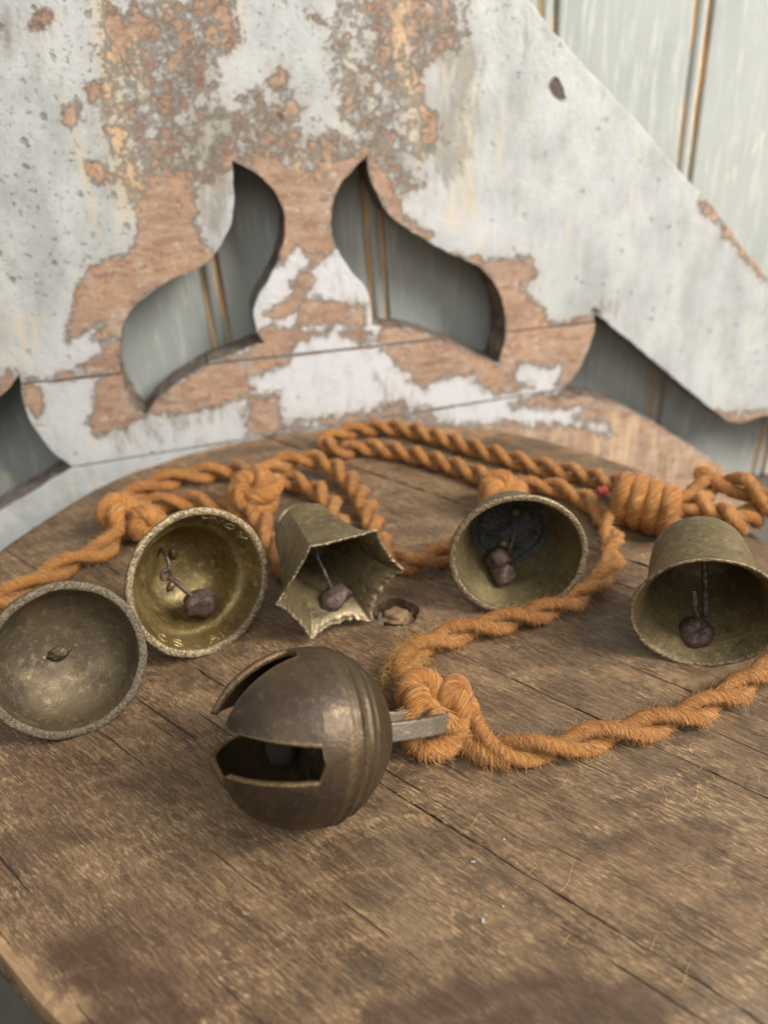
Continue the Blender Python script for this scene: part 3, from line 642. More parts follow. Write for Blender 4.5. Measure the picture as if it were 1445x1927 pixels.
# ================================================================ BELLS
def bell_frame(x, y, Rr, az, el, lift=0.0):
    a = V(math.cos(el) * math.sin(az), -math.cos(el) * math.cos(az), math.sin(el)); e1 = V(math.cos(az), math.sin(az), 0); e2 = np.cross(a, e1)
    C = V(x, y, Rr * math.cos(el) + lift)
    M = Matrix([[e1[0], e2[0], a[0], C[0]], [e1[1], e2[1], a[1], C[1]], [e1[2], e2[2], a[2], C[2]], [0, 0, 0, 1]])
    return M, C, a, e1, e2
def local(M, P): Mi = np.array(M.inverted()); P = np.atleast_2d(P); return P @ Mi[:3, :3].T + Mi[:3, 3]
def shell(name, prof_o, prof_i, Rr, mat, parent, seg=144, shape=None, wob=.004, seed=0, nstep=44):
    """turned shell: closed section outer then inner; shape(theta, s) scales the radius, and shifts the axis coordinate"""
    def dense(p, n): p = np.array(p, float); return spline(p, None, n)
    po, pi_ = dense(prof_o, nstep), dense(prof_i, nstep)
    lip = np.array([po[0] * (1 - t) + pi_[0] * t for t in (.15, .5, .85)]) - V(.012, 0)[None] * np.array([[.6], [1], [.6]])
    sec = np.vstack([po[::-1], lip, pi_]); m = len(sec); edge = np.zeros(m); edge[nstep - 1:nstep + 4] = 1; edge[nstep - 1] = .9; edge[nstep + 3] = .9
    t = np.linspace(0, 2 * math.pi, seg, endpoint=False); S, T = np.meshgrid(sec[:, 0], t, indexing='ij'); Rd = np.broadcast_to(sec[:, 1:2], S.shape).copy()
    ph = seed * 1.7
    k = 1 + wob * (np.sin(3 * T + ph + 2 * S) + .6 * np.sin(7 * T + 2 * ph) + .5 * np.sin(11 * T + 6 * S + ph))
    rg = np.random.default_rng(seed); j = rg.normal(size=seg); j = (j + np.roll(j, 1) + np.roll(j, 2)) / 3
    k = k + edge[:, None] * .003 * j[None]
    Rd = Rd * k; Sx = S + edge[:, None] * .004 * np.roll(j, 5)[None]
    if shape: Rd, Sx = shape(T, Sx, Rd)
    v = np.stack([Rd * np.cos(T), Rd * np.sin(T), -Sx], -1).reshape(-1, 3) * Rr
    i, j = np.meshgrid(np.arange(m - 1), np.arange(seg), indexing='ij')
    f = np.stack([i * seg + j, i * seg + (j + 1) % seg, (i + 1) * seg + (j + 1) % seg, (i + 1) * seg + j], -1).reshape(-1, 4)
    return mesh(name, v, f, mat, parent, True, None, {'edge': np.repeat(edge, seg)})
def handle(M, Rr, s0, w, hgt, rad, mat, parent, ang=0.0, flat=None, n=40):
    t = np.linspace(-.35, math.pi + .35, n); P = np.stack([w * np.cos(t) * math.cos(ang), w * np.cos(t) * math.sin(ang), -(s0 + hgt * np.sin(t))], -1) * Rr
    return add_tube('hanging_loop', P, rad * Rr, 14, mat, parent, flat=flat)
def wire(parent, M, pts, rad, name='clapper_wire', mat=None):
    return add_tube(name, spline(local(M, np.array(pts)), None, 40), rad, 8, mat or M_WIRE, parent)
def inbell(C, a, Rr, s, px, py): return on_plane(np.array(float(px)), np.array(float(py)), C - a * s * Rr, a)

BR_A = m_brass('dull_brown_brass', (.060, .044, .027), (.125, .092, .050), (.25, .195, .11), .56, .0005, lipd=(.085, .065, .042), lipl=(.21, .175, .12))
BR_B = m_brass('golden_brass', (.085, .056, .018), (.200, .142, .050), (.42, .33, .14), .38, .0004)
BR_C = m_brass('olive_brass', (.080, .060, .027), (.165, .127, .056), (.31, .25, .12), .44, .0003)
BR_D = m_brass('olive_grey_brass', (.088, .066, .032), (.165, .128, .062), (.34, .275, .145), .46, .0003)
BR_E = m_brass('lathe_turned_olive_brass', (.092, .066, .030), (.165, .122, .054), (.32, .245, .11), .46, .0004, rings=.9)

# bell at the left edge, shallow, mouth towards us
g1 = (-.1118, .2075, .0274, R(34), R(24)); M1, C1, a1, *_ = bell_frame(*g1)
b1 = empty('bell', M1, 'shallow brass bell cut off by the left edge with an empty bowl and thick lip', 'bell')
shell('bell_body', [(0, 1.0), (.10, 1.0), (.26, .95), (.48, .78), (.66, .50), (.74, .2), (.76, .0)], [(.0, .895), (.10, .86), (.28, .79), (.45, .62), (.57, .38), (.63, .15), (.64, .0)], g1[2], BR_A, b1, seed=3, wob=.006)
rock('clapper_stub', (.0, .0, -.60 * g1[2]), (.0036, .0024, .0012), BR_A, b1, 21, 3, .9, 5)
handle(M1, g1[2], .74, .22, .3, .07, BR_A, b1)

# bell beside it, mouth to the right front, lettering inside
g2 = (-.0720, .2465, .0297, R(39), R(15.5)); M2, C2, a2, *_ = bell_frame(*g2)
b2 = empty('bell', M2, 'golden brass bell with engraved letters inside its mouth and a clapper on hooked wire', 'bell')
shell('bell_body', [(0, 1.0), (.05, 1.0), (.18, .93), (.40, .82), (.68, .74), (.90, .62), (1.03, .40), (1.09, .16), (1.10, .0)], [(0, .905), (.05, .88), (.17, .83), (.30, .775), (.38, .70), (.60, .645), (.80, .56), (.94, .38), (1.0, .15), (1.0, .0)], g2[2], BR_B, b2, seed=5)
handle(M2, g2[2], 1.06, .24, .34, .085, BR_B, b2, 1.2, (1, .6))
A_ = lambda s, x, y: inbell(C2, a2, g2[2], s, x, y)
wire(b2, M2, [A_(.95, 303, 1032), A_(.80, 312, 1045), A_(.70, 318, 1065), A_(.62, 312, 1080)], .00075)
t = np.linspace(0, 2 * math.pi, 25)[:-1]; cc = local(M2, A_(.6, 312, 1082))[0]
add_tube('clapper_ring', np.stack([cc[0] + .0021 * np.cos(t), cc[1] + .0021 * np.sin(t), np.full(24, cc[2]) + .0006 * np.sin(t)], 1), .0007, 8, M_IRON, b2, closed=True)
wire(b2, M2, [A_(.6, 318, 1086), A_(.5, 334, 1098), A_(.42, 352, 1114), A_(.36, 372, 1132)], .0011, mat=M_IRON)
rock('clapper', local(M2, A_(.42, 377, 1138))[0], (.0082, .0062, .0068), M_IRON, b2, 4, 3, .25, 12)
def ri2(s): q = spline(np.array([(0, .905), (.05, .88), (.17, .83), (.40, .735)], float), None, 60); return np.interp(s, q[:, 0], q[:, 1])
GLY = {'A': [[(0, 0), (.5, 1), (1, 0)], [(.22, .4), (.78, .4)]], 'G': [[(1, .85), (.5, 1), (0, .6), (.1, .15), (.6, 0), (1, .25), (1, .5), (.6, .5)]], 'N': [[(0, 0), (0, 1), (1, 0), (1, 1)]],
       'S': [[(1, .85), (.5, 1), (0, .75), (.5, .5), (1, .25), (.5, 0), (0, .15)]], 'C': [[(1, .85), (.5, 1), (0, .5), (.5, 0), (1, .15)]], 'D': [[(0, 0), (0, 1), (.6, .9), (1, .5), (.6, .1), (0, 0)]], 'I': [[(.5, 0), (.5, 1)]]}
M_LET = m_brass('bright_brass_edges', (.30, .22, .10), (.45, .34, .17), (.75, .62, .38), .3, .0002)
def glyph(ch, ang, flip):
    E_ = Acc()
    for st_ in GLY[ch]:
        st_ = spline(np.array(st_, float), None, 22) if ch in 'GSCD' else np.vstack([np.linspace(st_[k], st_[k + 1], 8) for k in range(len(st_) - 1)])
        P = []
        for x, y in st_:
            s = .06 + .13 * y; th_ = ang - flip * (x - .5) * .15; r = ri2(s) - .004
            P.append((r * math.cos(th_), r * math.sin(th_), -s))
        v, f, uv = tube(np.array(P) * g2[2],   .00030, 5); E_.add(v, f, uv)
    mesh('engraved_letter', np.concatenate(E_.v), tidy(np.concatenate(E_.f)), M_LET, b2, True)
# angle of a mouth point that shows at a picture position
def mang(M, C, a, x, y): q = local(M, on_plane(np.array(float(x)), np.array(float(y)), C, a))[0]; return math.atan2(q[1], q[0])
for ch, x, y in (('A', 462, 1010), ('G', 440, 992), ('N', 416, 978), ('A', 394, 970)): glyph(ch, mang(M2, C2, a2, x, y), -1)
for ch, x, y in (('C', 312, 1205), ('S', 342, 1215), ('A', 408, 1205), ('I', 424, 1198)): glyph(ch, mang(M2, C2, a2, x, y), -1)

# six-sided flared bell with a jagged mouth
g3 = (-.0172, .2440, .0266, R(25), R(-6)); M3, C3, a3, *_ = bell_frame(*g3)
hexv = [(590, 1022), (705, 1000), (755, 1075), (700, 1172), (590, 1205), (523, 1137)]
ha = np.array([mang(M3, C3, a3, *q) for q in hexv]); h0 = np.angle(np.exp(1j * 6 * ha).mean()) / 6
b3 = empty('bell', M3, 'six sided brass bell with a flared jagged mouth in front of the braided knot', 'bell')
def hexshape(T, S, Rd):
    u = np.mod(T - h0 + math.pi / 6, math.pi / 3) - math.pi / 6      # 0 at a corner
    poly = math.cos(math.pi / 6) / np.cos(np.abs(np.abs(u) - math.pi / 6))
    k = np.clip(1 - S / .35, 0, 1); rd_ = np.clip((S - .5) / 1.0, 0, 1) * .45; poly = poly * (1 - rd_) + .95 * rd_
    w = np.abs(u) / (math.pi / 6)                                     # 0 corner .. 1 middle of a side
    stp = .10 * np.clip((w - .10) / .12, 0, 1) + .055 * np.clip((w - .36) / .05, 0, 1) + .045 * np.clip((w - .62) / .05, 0, 1) - .05 * np.clip((w - .82) / .18, 0, 1)
    jag = .012 * np.sin(37 * T) + .009 * np.sin(61 * T + 1)
    Rd2 = Rd * poly * (1 + .03 * k * np.clip(1 - w * 2.5, 0, 1)) / 1.06
    w8 = .42 - .36 * np.cos(T - R(125))
    return Rd2 * (1 - k * stp * .28 * w8), S + k ** 3 * stp * .9 * w8 + k ** 8 * jag * .3
shell('bell_body', [(0, 1.06), (.08, 1.0), (.25, .89), (.55, .78), (1.0, .665), (1.45, .57), (1.68, .43), (1.76, .22), (1.77, 0)], [(0, 1.0), (.08, .93), (.25, .82), (.55, .71), (1.0, .61), (1.35, .51), (1.45, .3), (1.5, .15), (1.5, 0)], g3[2], BR_D, b3, seg=288, shape=hexshape, wob=.001, seed=9)
handle(M3, g3[2], 1.70, .36, .40, .10, BR_D, b3, .25, (1, .62))
A_ = lambda s, x, y: inbell(C3, a3, g3[2], s, x, y)
wire(b3, M3, [A_(.85, 588, 1010), A_(.75, 598, 1048), A_(.6, 612, 1080), A_(.48, 626, 1112)], .0008)
rock('clapper', local(M3, A_(.42, 632, 1126))[0], (.0078, .0056, .0058), M_IRON, b3, 14, 3, .2, 11, (.2, .1, .3))

# middle bell facing us
g4 = (.0533, .2582, .0277, R(-2), R(4)); M4, C4, a4, *_ = bell_frame(*g4)
b4 = empty('bell', M4, 'olive brass bell facing the camera between rope strands, dark crown inside', 'bell')
shell('bell_body', [(0, 1.0), (.05, 1.0), (.2, .92), (.45, .80), (.8, .70), (.98, .60), (1.05, .40), (1.07, .2), (1.07, 0)], [(0, .915), (.05, .90), (.2, .84), (.45, .735), (.75, .64), (.86, .60)], g4[2], BR_C, b4, seed=11)
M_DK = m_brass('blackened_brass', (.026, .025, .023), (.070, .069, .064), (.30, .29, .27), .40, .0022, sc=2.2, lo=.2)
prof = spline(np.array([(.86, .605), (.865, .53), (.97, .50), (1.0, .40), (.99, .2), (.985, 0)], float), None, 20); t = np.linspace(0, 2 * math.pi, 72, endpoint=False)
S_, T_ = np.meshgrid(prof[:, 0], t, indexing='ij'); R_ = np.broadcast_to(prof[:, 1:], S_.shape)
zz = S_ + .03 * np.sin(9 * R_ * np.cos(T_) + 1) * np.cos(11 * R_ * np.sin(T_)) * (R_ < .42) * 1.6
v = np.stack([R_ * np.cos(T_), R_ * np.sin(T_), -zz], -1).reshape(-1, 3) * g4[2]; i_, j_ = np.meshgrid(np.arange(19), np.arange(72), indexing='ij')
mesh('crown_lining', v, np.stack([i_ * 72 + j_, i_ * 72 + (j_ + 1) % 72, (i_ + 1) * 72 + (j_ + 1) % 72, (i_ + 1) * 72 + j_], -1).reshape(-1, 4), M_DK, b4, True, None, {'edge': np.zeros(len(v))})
A_ = lambda s, x, y: inbell(C4, a4, g4[2], s, x, y)
wire(b4, M4, [A_(.95, 968, 1000), A_(.8, 962, 1025), A_(.65, 955, 1045)], .0009)
rock('clapper', local(M4, A_(.50, 944, 1080))[0], (.0062, .0054, .0056), M_IRON, b4, 31, 3, .2, 12)
rock('clapper', local(M4, A_(.62, 938, 1052))[0], (.0060, .0050, .0048), M_IRON, b4, 33, 3, .3, 9)
handle(M4, g4[2], 1.03, .3, .42, .09, BR_C, b4, 1.3)

# tall bell at the right edge
g5 = (.1149, .2194, .0257, R(-15), R(-7)); M5, C5, a5, *_ = bell_frame(*g5)
b5 = empty('bell', M5, 'tall lathe turned brass bell cut off by the right edge with a round iron clapper', 'bell')
shell('bell_body', [(0, 1.04), (.05, 1.01), (.16, .915), (.34, .835), (.65, .78), (1.05, .735), (1.40, .67), (1.60, .54), (1.70, .35), (1.73, .15), (1.73, 0)], [(0, .99), (.05, .955), (.16, .86), (.34, .78), (.65, .725), (1.05, .67), (1.35, .59), (1.52, .45), (1.60, .2), (1.60, 0)], g5[2], BR_E, b5, seed=15, wob=.002)
handle(M5, g5[2], 1.68, .26, .46, .11, BR_E, b5, .4, (1, .7))
A_ = lambda s, x, y: inbell(C5, a5, g5[2], s, x, y)
wire(b5, M5, [A_(.8, 1325, 1055), A_(.72, 1327, 1100), A_(.62, 1328, 1158)], .0011)
wire(b5, M5, [A_(.5, 1306, 1112), A_(.46, 1308, 1135), A_(.43, 1309, 1150), A_(.40, 1313, 1165)], .0010)
cl = local(M5, A_(.42, 1310, 1192))[0]
t1 = np.linspace(0, 2 * math.pi, 28, endpoint=False)
ringc = [(math.cos(x) * .0042, 0) for x in t1]
hx = np.array(M5.inverted().to_3x3() @ Vector((0.05, -.55, .85))); hx = unit(hx); q1 = unit(np.cross(hx, V(1, 0, 0))); q2 = np.cross(hx, q1)
Pr = cl + .0027 * (np.cos(t1)[:, None] * q1 + np.sin(t1)[:, None] * q2)
add_tube('clapper', Pr, .0042 * (1 + .05 * np.sin(3 * t1) + .04 * np.sin(5 * t1 + 1)), 14, M_IRON, b5, closed=True)

# round jingle bell in front
def solve_jingle(px, py, rp):
    Rr = .025
    for _ in range(20):
        P = at(np.array(float(px)), np.array(float(py)), Rr); d = (P - CAM) @ FW; Rr = rp * d / FPX * .985
    return P, Rr
CJ, RJ = solve_jingle(574, 1384, 168)
al, ep_ = R(23), R(-17); aj = V(math.cos(al) * math.cos(ep_), math.sin(al) * math.cos(ep_), math.sin(ep_))     # towards its loop
j1_ = unit(np.cross(V(0, 0, 1), aj)); j2_ = np.cross(aj, j1_)
MJ = Matrix([[j1_[0], j2_[0], aj[0], CJ[0]], [j1_[1], j2_[1], aj[1], CJ[1]], [j1_[2], j2_[2], aj[2], CJ[2]], [0, 0, 0, 1]])
jb = empty('jingle_bell', MJ, 'round brown jingle bell with wide crossed slits lying in front of the rope', 'bell')
BR_J = m_brass('dark_brown_bronze', (.036, .024, .014), (.080, .053, .029), (.125, .085, .044), .42, .00034, sc=1.0, lo=.45, lipd=(.12, .078, .036), lipl=(.27, .18, .08))
def jprof(ph):   # ph: angle from the loop end; ridges round the belly
    r = 1.0 + .0 * ph
    r = r + .026 * np.exp(-((ph - 1.33) / .05) ** 2) + .020 * np.exp(-((ph - 1.16) / .035) ** 2) + .016 * np.exp(-((ph - 1.04) / .03) ** 2) - .012 * np.exp(-((ph - .82) / .03) ** 2) + .01 * np.exp(-((ph - 1.45) / .05) ** 2)
    return r * np.where(ph < .9, 1 - .02 * (.9 - ph), 1)
PH0 = R(180 - 80)     # slits start here
def jsurf(PHI, THE, off=0.0):
    r = ((jprof(PHI) if off == 0 else 1.0) - off) * RJ * (1 + .006 * np.sin(3 * THE + 1) * np.sin(PHI) + .004 * np.sin(5 * THE))
    return np.stack([r * np.sin(PHI) * np.cos(THE), r * np.sin(PHI) * np.sin(THE), r * np.cos(PHI) * (1 + .11 * np.clip(-np.cos(PHI), 0, 1))], -1)
def jshell(name, PHI, THE, wrap, mat):
    n, m = PHI.shape; o_ = jsurf(PHI, THE).reshape(-1, 3); i_ = jsurf(PHI, THE, .075).reshape(-1, 3); N_ = n * m; f = []
    mm = m if wrap else m - 1
    for a in range(n - 1):
        for b in range(mm):
            q = (a * m + b, a * m + (b + 1) % m, (a + 1) * m + (b + 1) % m, (a + 1) * m + b); f.append(q); f.append(tuple(N_ + x for x in reversed(q)))
    E = []
    if not wrap:
        E += [(a * m, (a + 1) * m) for a in range(n - 1)] + [((a + 1) * m + m - 1, a * m + m - 1) for a in range(n - 1)]
        E += [((n - 1) * m + b, (n - 1) * m + b + 1) for b in range(m - 1)]
    for a, b in E: f.append((a, b, N_ + b, N_ + a))
    rim = np.zeros((n, m))
    if wrap: rim = .55 * (np.exp(-((PHI - 1.25) / .03) ** 2) + np.exp(-((PHI - 1.44) / .06) ** 2) + .6 * np.exp(-((PHI - 1.10) / .02) ** 2)) * (.6 + .4 * np.sin(3 * THE))
    if not wrap: rim[:, :2] = .7; rim[:, -2:] = .7; rim[-2:] = .7
    o = mesh(name, np.vstack([o_, i_]), f, mat, jb, True, None, {'edge': np.r_[rim.ravel(), rim.ravel()]})
    bm = bmesh.new(); bm.from_mesh(o.data); bmesh.ops.recalc_face_normals(bm, faces=bm.faces); bm.to_mesh(o.data); bm.free()
    return o
ph = np.linspace(.001, PH0, 120); te = np.linspace(0, 2 * math.pi, 160, endpoint=False); PHI, THE = np.meshgrid(ph, te, indexing='ij'); 
jshell('bell_body', PHI, THE, True, BR_J)
TH0 = R(66); HWID = .175
for k in range(4):
    phs = np.linspace(PH0, R(180 - 22.5), 60); rows = []
    sq = np.clip((phs - PH0) / .035, 0, 1)
    for p_, q_ in zip(phs, sq):
        d = math.asin(min(.999, HWID * (1 + .45 * (p_ - PH0) / (R(157.5) - PH0)) / math.sin(p_))) 
        d *= max(.05, q_)
        rows.append(np.linspace(TH0 + k * math.pi / 2 + d, TH0 + (k + 1) * math.pi / 2 - d, 44))
    THE = np.array(rows); PHI = np.broadcast_to(phs[:, None], THE.shape)
    jshell('petal', PHI, THE, False, BR_J)
rock('pellet', (.25 * RJ, -.38 * RJ, -.10 * RJ), (.0062, .0066, .0058), dk, jb, 44, 3, .15, 8)
# strap loop
LT = R(30)
t = np.linspace(-.25, math.pi + .25, 46); hv = unit(V(*np.array(MJ.inverted().to_3x3() @ Vector(np.cross(aj, V(0, 0, 1)))))); hv[2] = 0; hv = unit(hv); up0 = np.cross(hv, V(0, 0, 1)); hv = math.cos(LT) * hv + math.sin(LT) * up0
Pp = np.stack([hv[0] * .30 * np.cos(t), hv[1] * .30 * np.cos(t), .97 + .74 * np.sin(t) ** .8 if False else .97 + .88 * np.sin(t)], -1) * RJ
up_l = np.cross(hv, V(0, 0, 1)); T_ = np.gradient(Pp, axis=0); T_ /= np.linalg.norm(T_, axis=1)[:, None]; Bn = np.cross(T_, up_l)
vs_, hw_, ht_ = [], .112 * RJ, .06 * RJ
for k in range(len(t)):
    for cx, cy in ((-1, -.75), (-.8, -1), (.8, -1), (1, -.75), (1, .75), (.8, 1), (-.8, 1), (-1, .75)): vs_.append(Pp[k] + up_l * hw_ * cx * (1 + .04 * math.sin(3 * k)) + Bn[k] * ht_ * cy)
f_ = [(a * 8 + b, a * 8 + (b + 1) % 8, (a + 1) * 8 + (b + 1) % 8, (a + 1) * 8 + b) for a in range(len(t) - 1) for b in range(8)]
mesh('hanging_loop', np.array(vs_), f_, m_brass('grey_cast_bronze', (.10, .078, .055), (.17, .14, .10), (.30, .26, .19), .5, .0006), jb, False, None, {'edge': np.zeros(len(vs_))})
cone = [(0.90, .30), (.96, .20), (1.03, .13), (1.06, .05)]
cv = [(r * RJ * math.cos(x), r * RJ * math.sin(x), z * RJ) for z, r in cone for x in np.linspace(0, 2 * math.pi, 24, endpoint=False)]
mesh('loop_base', np.array(cv), [(a * 24 + b, a * 24 + (b + 1) % 24, (a + 1) * 24 + (b + 1) % 24, (a + 1) * 24 + b) for a in range(3) for b in range(24)] + [tuple(range(72, 96))], BR_J, jb, True, None, {'edge': np.zeros(96)})

# ================================================================ THE ROPE
rope = empty('rope', Matrix.Translation((0, 0.2, 0)), 'thick fuzzy orange twisted rope looping and knotted between the bells', 'rope')
RB = V(0, .2, 0)
HAIR, HAIRY = Acc(), Acc()
def hairs(Pc, A, B, T, rad, n, ln, lift, acc, wrap=1.0, thin=.000055, spread=.20):
    """loose fibres leaving the surface of a strand whose centreline is Pc"""
    k = rng.integers(1, len(Pc) - 1, n); th_ = rng.uniform(0, 2 * math.pi, n); c, s_ = np.cos(th_)[:, None], np.sin(th_)[:, None]
    nrm = A[k] * c + B[k] * s_; tan = -A[k] * s_ + B[k] * c; r = rad[k][:, None]
    p0 = Pc[k] + nrm * r * .97; L = (ln * rng.uniform(.4, 1.4, n) * (1 + (rng.random(n) < .04) * 1.2))[:, None]
    d = tan * wrap + T[k] * .62 + nrm * lift * rng.uniform(.05, 1.0, (n, 1)) ** 2 * 1.9 + rng.normal(size=(n, 3)) * spread; d /= np.linalg.norm(d, axis=1)[:, None]
    bend = rng.normal(size=(n, 3)) * .32 - nrm * .25 + V(0, 0, -.12); S = 3; pts = []
    for q in range(S + 1):
        u = q / S; pts.append(p0 + d * L * u + bend * L * u * u * .5)
    pts = np.stack(pts, 1); pts[..., 2] = np.maximum(pts[..., 2], .00012)
    tt = np.gradient(pts, axis=1); tt /= np.linalg.norm(tt, axis=2)[..., None] + 1e-12
    sd = np.cross(tt, nrm[:, None] + .01); sd /= np.linalg.norm(sd, axis=2)[..., None] + 1e-12; up_ = np.cross(sd, tt)
    w = (thin * np.array([1, .95, .8, .35]))[None, :, None]; ring = [sd * w * math.cos(x) + up_ * w * math.sin(x) for x in (0, 2.094, 4.189)]
    v = np.stack([pts + q for q in ring], 2).reshape(n, (S + 1) * 3, 3)
    f = np.array([(a * 3 + b, a * 3 + (b + 1) % 3, (a + 1) * 3 + (b + 1) % 3, (a + 1) * 3 + b) for a in range(S) for b in range(3)])
    F = (np.arange(n)[:, None, None] * ((S + 1) * 3) + f[None]).reshape(-1, 4)
    uv = np.repeat(np.stack([rng.random(n), rng.random(n)], 1), (S + 1) * 3, axis=0)
    acc.add((v - RB).reshape(-1, 3), F, uv)
def strand_tube(P, rad, name='strand', dens=0, ln=.003, lift=.5, wrap=1.0, seg=18, mat=None, lobes=0, closed=False):
    n = len(P); T, A, B = frames(P, closed); s_ = np.r_[0, np.cumsum(np.linalg.norm(np.diff(P, axis=0), axis=1))]
    rad = np.broadcast_to(rad, (n,)) * (1 + .05 * np.sin(s_ * 310 + P[0, 0] * 99) + .04 * np.sin(s_ * 830))
    v, f, uv = tube(P, rad, seg, closed); th_ = np.tile(np.linspace(0, 2 * math.pi, seg, endpoint=False), n); Lq = np.repeat(s_, seg)
    a_ = th_ - Lq * 1.55 / rad.mean(); fx, fy, fz_ = np.cos(a_), np.sin(a_), Lq * 45
    if len(v) > n * seg: fx, fy, fz_ = np.r_[fx, 0, 0], np.r_[fy, 0, 0], np.r_[fz_, 0, fz_[-1]]
    mesh(name, v - RB, tidy(f), mat or M_ROPE, rope, True, uv, dict(fx=fx, fy=fy, fz=fz_ + P[0, 0] * 50))
    if dens: hairs(P, A, B, T, rad, int(dens * .42 * s_[-1] * 1000), ln, lift, HAIR, wrap)
def twisted(ctrl, r, pitch=.045, dens=25, ln=.003, lift=.5, phase=0.0, zmul=1.0, yellow=0):
    """ctrl: (picture x, picture y, height of the centre above the table)"""
    C = np.array([at(np.array(float(x)), np.array(float(y)), z) for x, y, z in ctrl]); P = spline(C, .0011)
    T, A, B = frames(P); s_ = np.r_[0, np.cumsum(np.linalg.norm(np.diff(P, axis=0), axis=1))]
    wob = .6 * np.sin(s_ * 47 + phase); 
    for k in range(2):
        a = 2 * math.pi * s_ / pitch + k * math.pi + phase + wob * .5
        off = (A * np.cos(a)[:, None] + B * np.sin(a)[:, None]) * r * .60
        strand_tube(P + off, r * .51, dens=dens, ln=ln, lift=lift)
    return P
RR = .0066
def zr(k=1.0): return RR * k
# front run from the jingle bell's knot to the right edge
twisted([(868, 1335, .007), (885, 1368, .007), (915, 1394, .0056), (975, 1412, .0056), (1050, 1408, .0056), (1130, 1386, .0056), (1220, 1367, .0056), (1300, 1343, .0056), (1380, 1302, .0056), (1450, 1258, .0056), (1540, 1200, .0056)], .0049, .042, 62, .0023, .26, .8)
# from the same knot back round the right of the middle bell
twisted([(770, 1300, .008), (757, 1268, .008), (785, 1226, .0072), (850, 1195, .0056), (950, 1168, .0056), (1040, 1145, .0056), (1105, 1112, .0056), (1146, 1070, .0056), (1152, 1015, .0056), (1132, 968, .0056), (1085, 932, .0056), (1020, 914, .0056), (960, 918, .0068), (925, 935, .007), (915, 960, .007)], .0048, .040, 55, .0024, .30, 2.1)
# the doubled run at the back
twisted([(1205, 925, .010), (1150, 908, .008), (1090, 893, .0056), (1000, 874, .0056), (900, 846, .0056), (820, 822, .0056), (745, 806, .0056), (685, 806, .0056), (635, 820, .0056), (612, 834, .0056), (640, 846, .0056), (690, 842, .0056), (760, 852, .0056), (850, 876, .0056), (930, 905, .0056), (980, 925, .0056)], .0051, .029, 22, .0020, .3, .3)
# arc over the six-sided bell and down to the middle bell
twisted([(470, 930, .012), (492, 893, .012), (540, 868, .010), (600, 866, .0085), (645, 892, .007), (680, 935, .0056), (702, 985, .0056), (722, 1030, .0056), (765, 1060, .0056), (820, 1048, .0056), (880, 1015, .0056)], .0051, .034, 34, .0024, .35, 1.1)
# behind the left pair of bells
twisted([(500, 896, .008), (440, 886, .0056), (370, 892, .0056), (300, 908, .0056), (248, 934, .0056), (222, 970, .009)], .0055, .040, 30, .0024, .35, .2)
twisted([(240, 975, .009), (275, 952, .0056), (330, 944, .0056), (390, 948, .0056), (450, 966, .0056), (490, 985, .0056)], .0054, .038, 30, .0024, .35, 1.6)
twisted([(520, 900, .007), (560, 908, .0056), (600, 925, .0056), (626, 955, .0056), (640, 995, .0056), (648, 1030, .0056)], .0054, .038, 25, .0024, .35, .6)
twisted([(470, 950, .010), (495, 985, .008), (515, 1025, .0056), (535, 1065, .0056), (560, 1095, .0056)], .0054, .038, 25, .0024, .35, 2.6)
# down to the left edge
twisted([(228, 985, .010), (205, 1025, .0072), (150, 1052, .0056), (90, 1082, .0056), (35, 1112, .0056), (-30, 1145, .0056), (-110, 1180, .0056)], .0053, .042, 50, .0028, .4, .9)
# right end, round the tall bell's loop
twisted([(1240, 962, .012), (1275, 955, .012), (1310, 935, .013), (1340, 912, .015), (1385, 912, .018), (1425, 928, .018), (1465, 952, .016), (1540, 985, .010)], .0062, .040, 60, .0028, .5, .3)
twisted([(1465, 950, .008), (1420, 968, .008), (1392, 985, .010), (1370, 985, .014), (1350, 962, .016), (1310, 948, .013)], .0058, .036, 40, .0026, .5, .3)
strand_tube(spline(np.array([at(np.array(float(x)), np.array(float(y)), z) for x, y, z in ((1345, 915, .014), (1338, 900, .017), (1328, 892, .018), (1318, 890, .016))]), .001), .0036, dens=150, ln=.004, lift=.9)

def knot(px, py, z, size, r, turns=(2, 3), rot=(0, 0, 0), squash=(1, 1, 1), dens=60, ln=.0026, lift=.4, seg=20, phase=0.0):
    """a rope knot: one thick strand wound over itself"""
    c = at(np.array(float(px)), np.array(float(py)), z); n = 260; t = np.linspace(0, 2 * math.pi, n, endpoint=False) + phase; p_, q_ = turns
    rr_ = 1 + .52 * np.cos(q_ * t); P = np.stack([rr_ * np.cos(p_ * t), rr_ * np.sin(p_ * t), -.62 * np.sin(q_ * t)], 1) * size * .62 * np.array(squash)
    Mr = np.array(Matrix.Rotation(rot[2], 3, 'Z') @ Matrix.Rotation(rot[1], 3, 'Y') @ Matrix.Rotation(rot[0], 3, 'X')); P = P @ Mr.T + c
    P[:, 2] = np.maximum(P[:, 2], r * 1.02)
    P = np.vstack([P, P[:1]]); strand_tube(P, r, 'knot', dens, ln, lift, seg=seg)
    return c
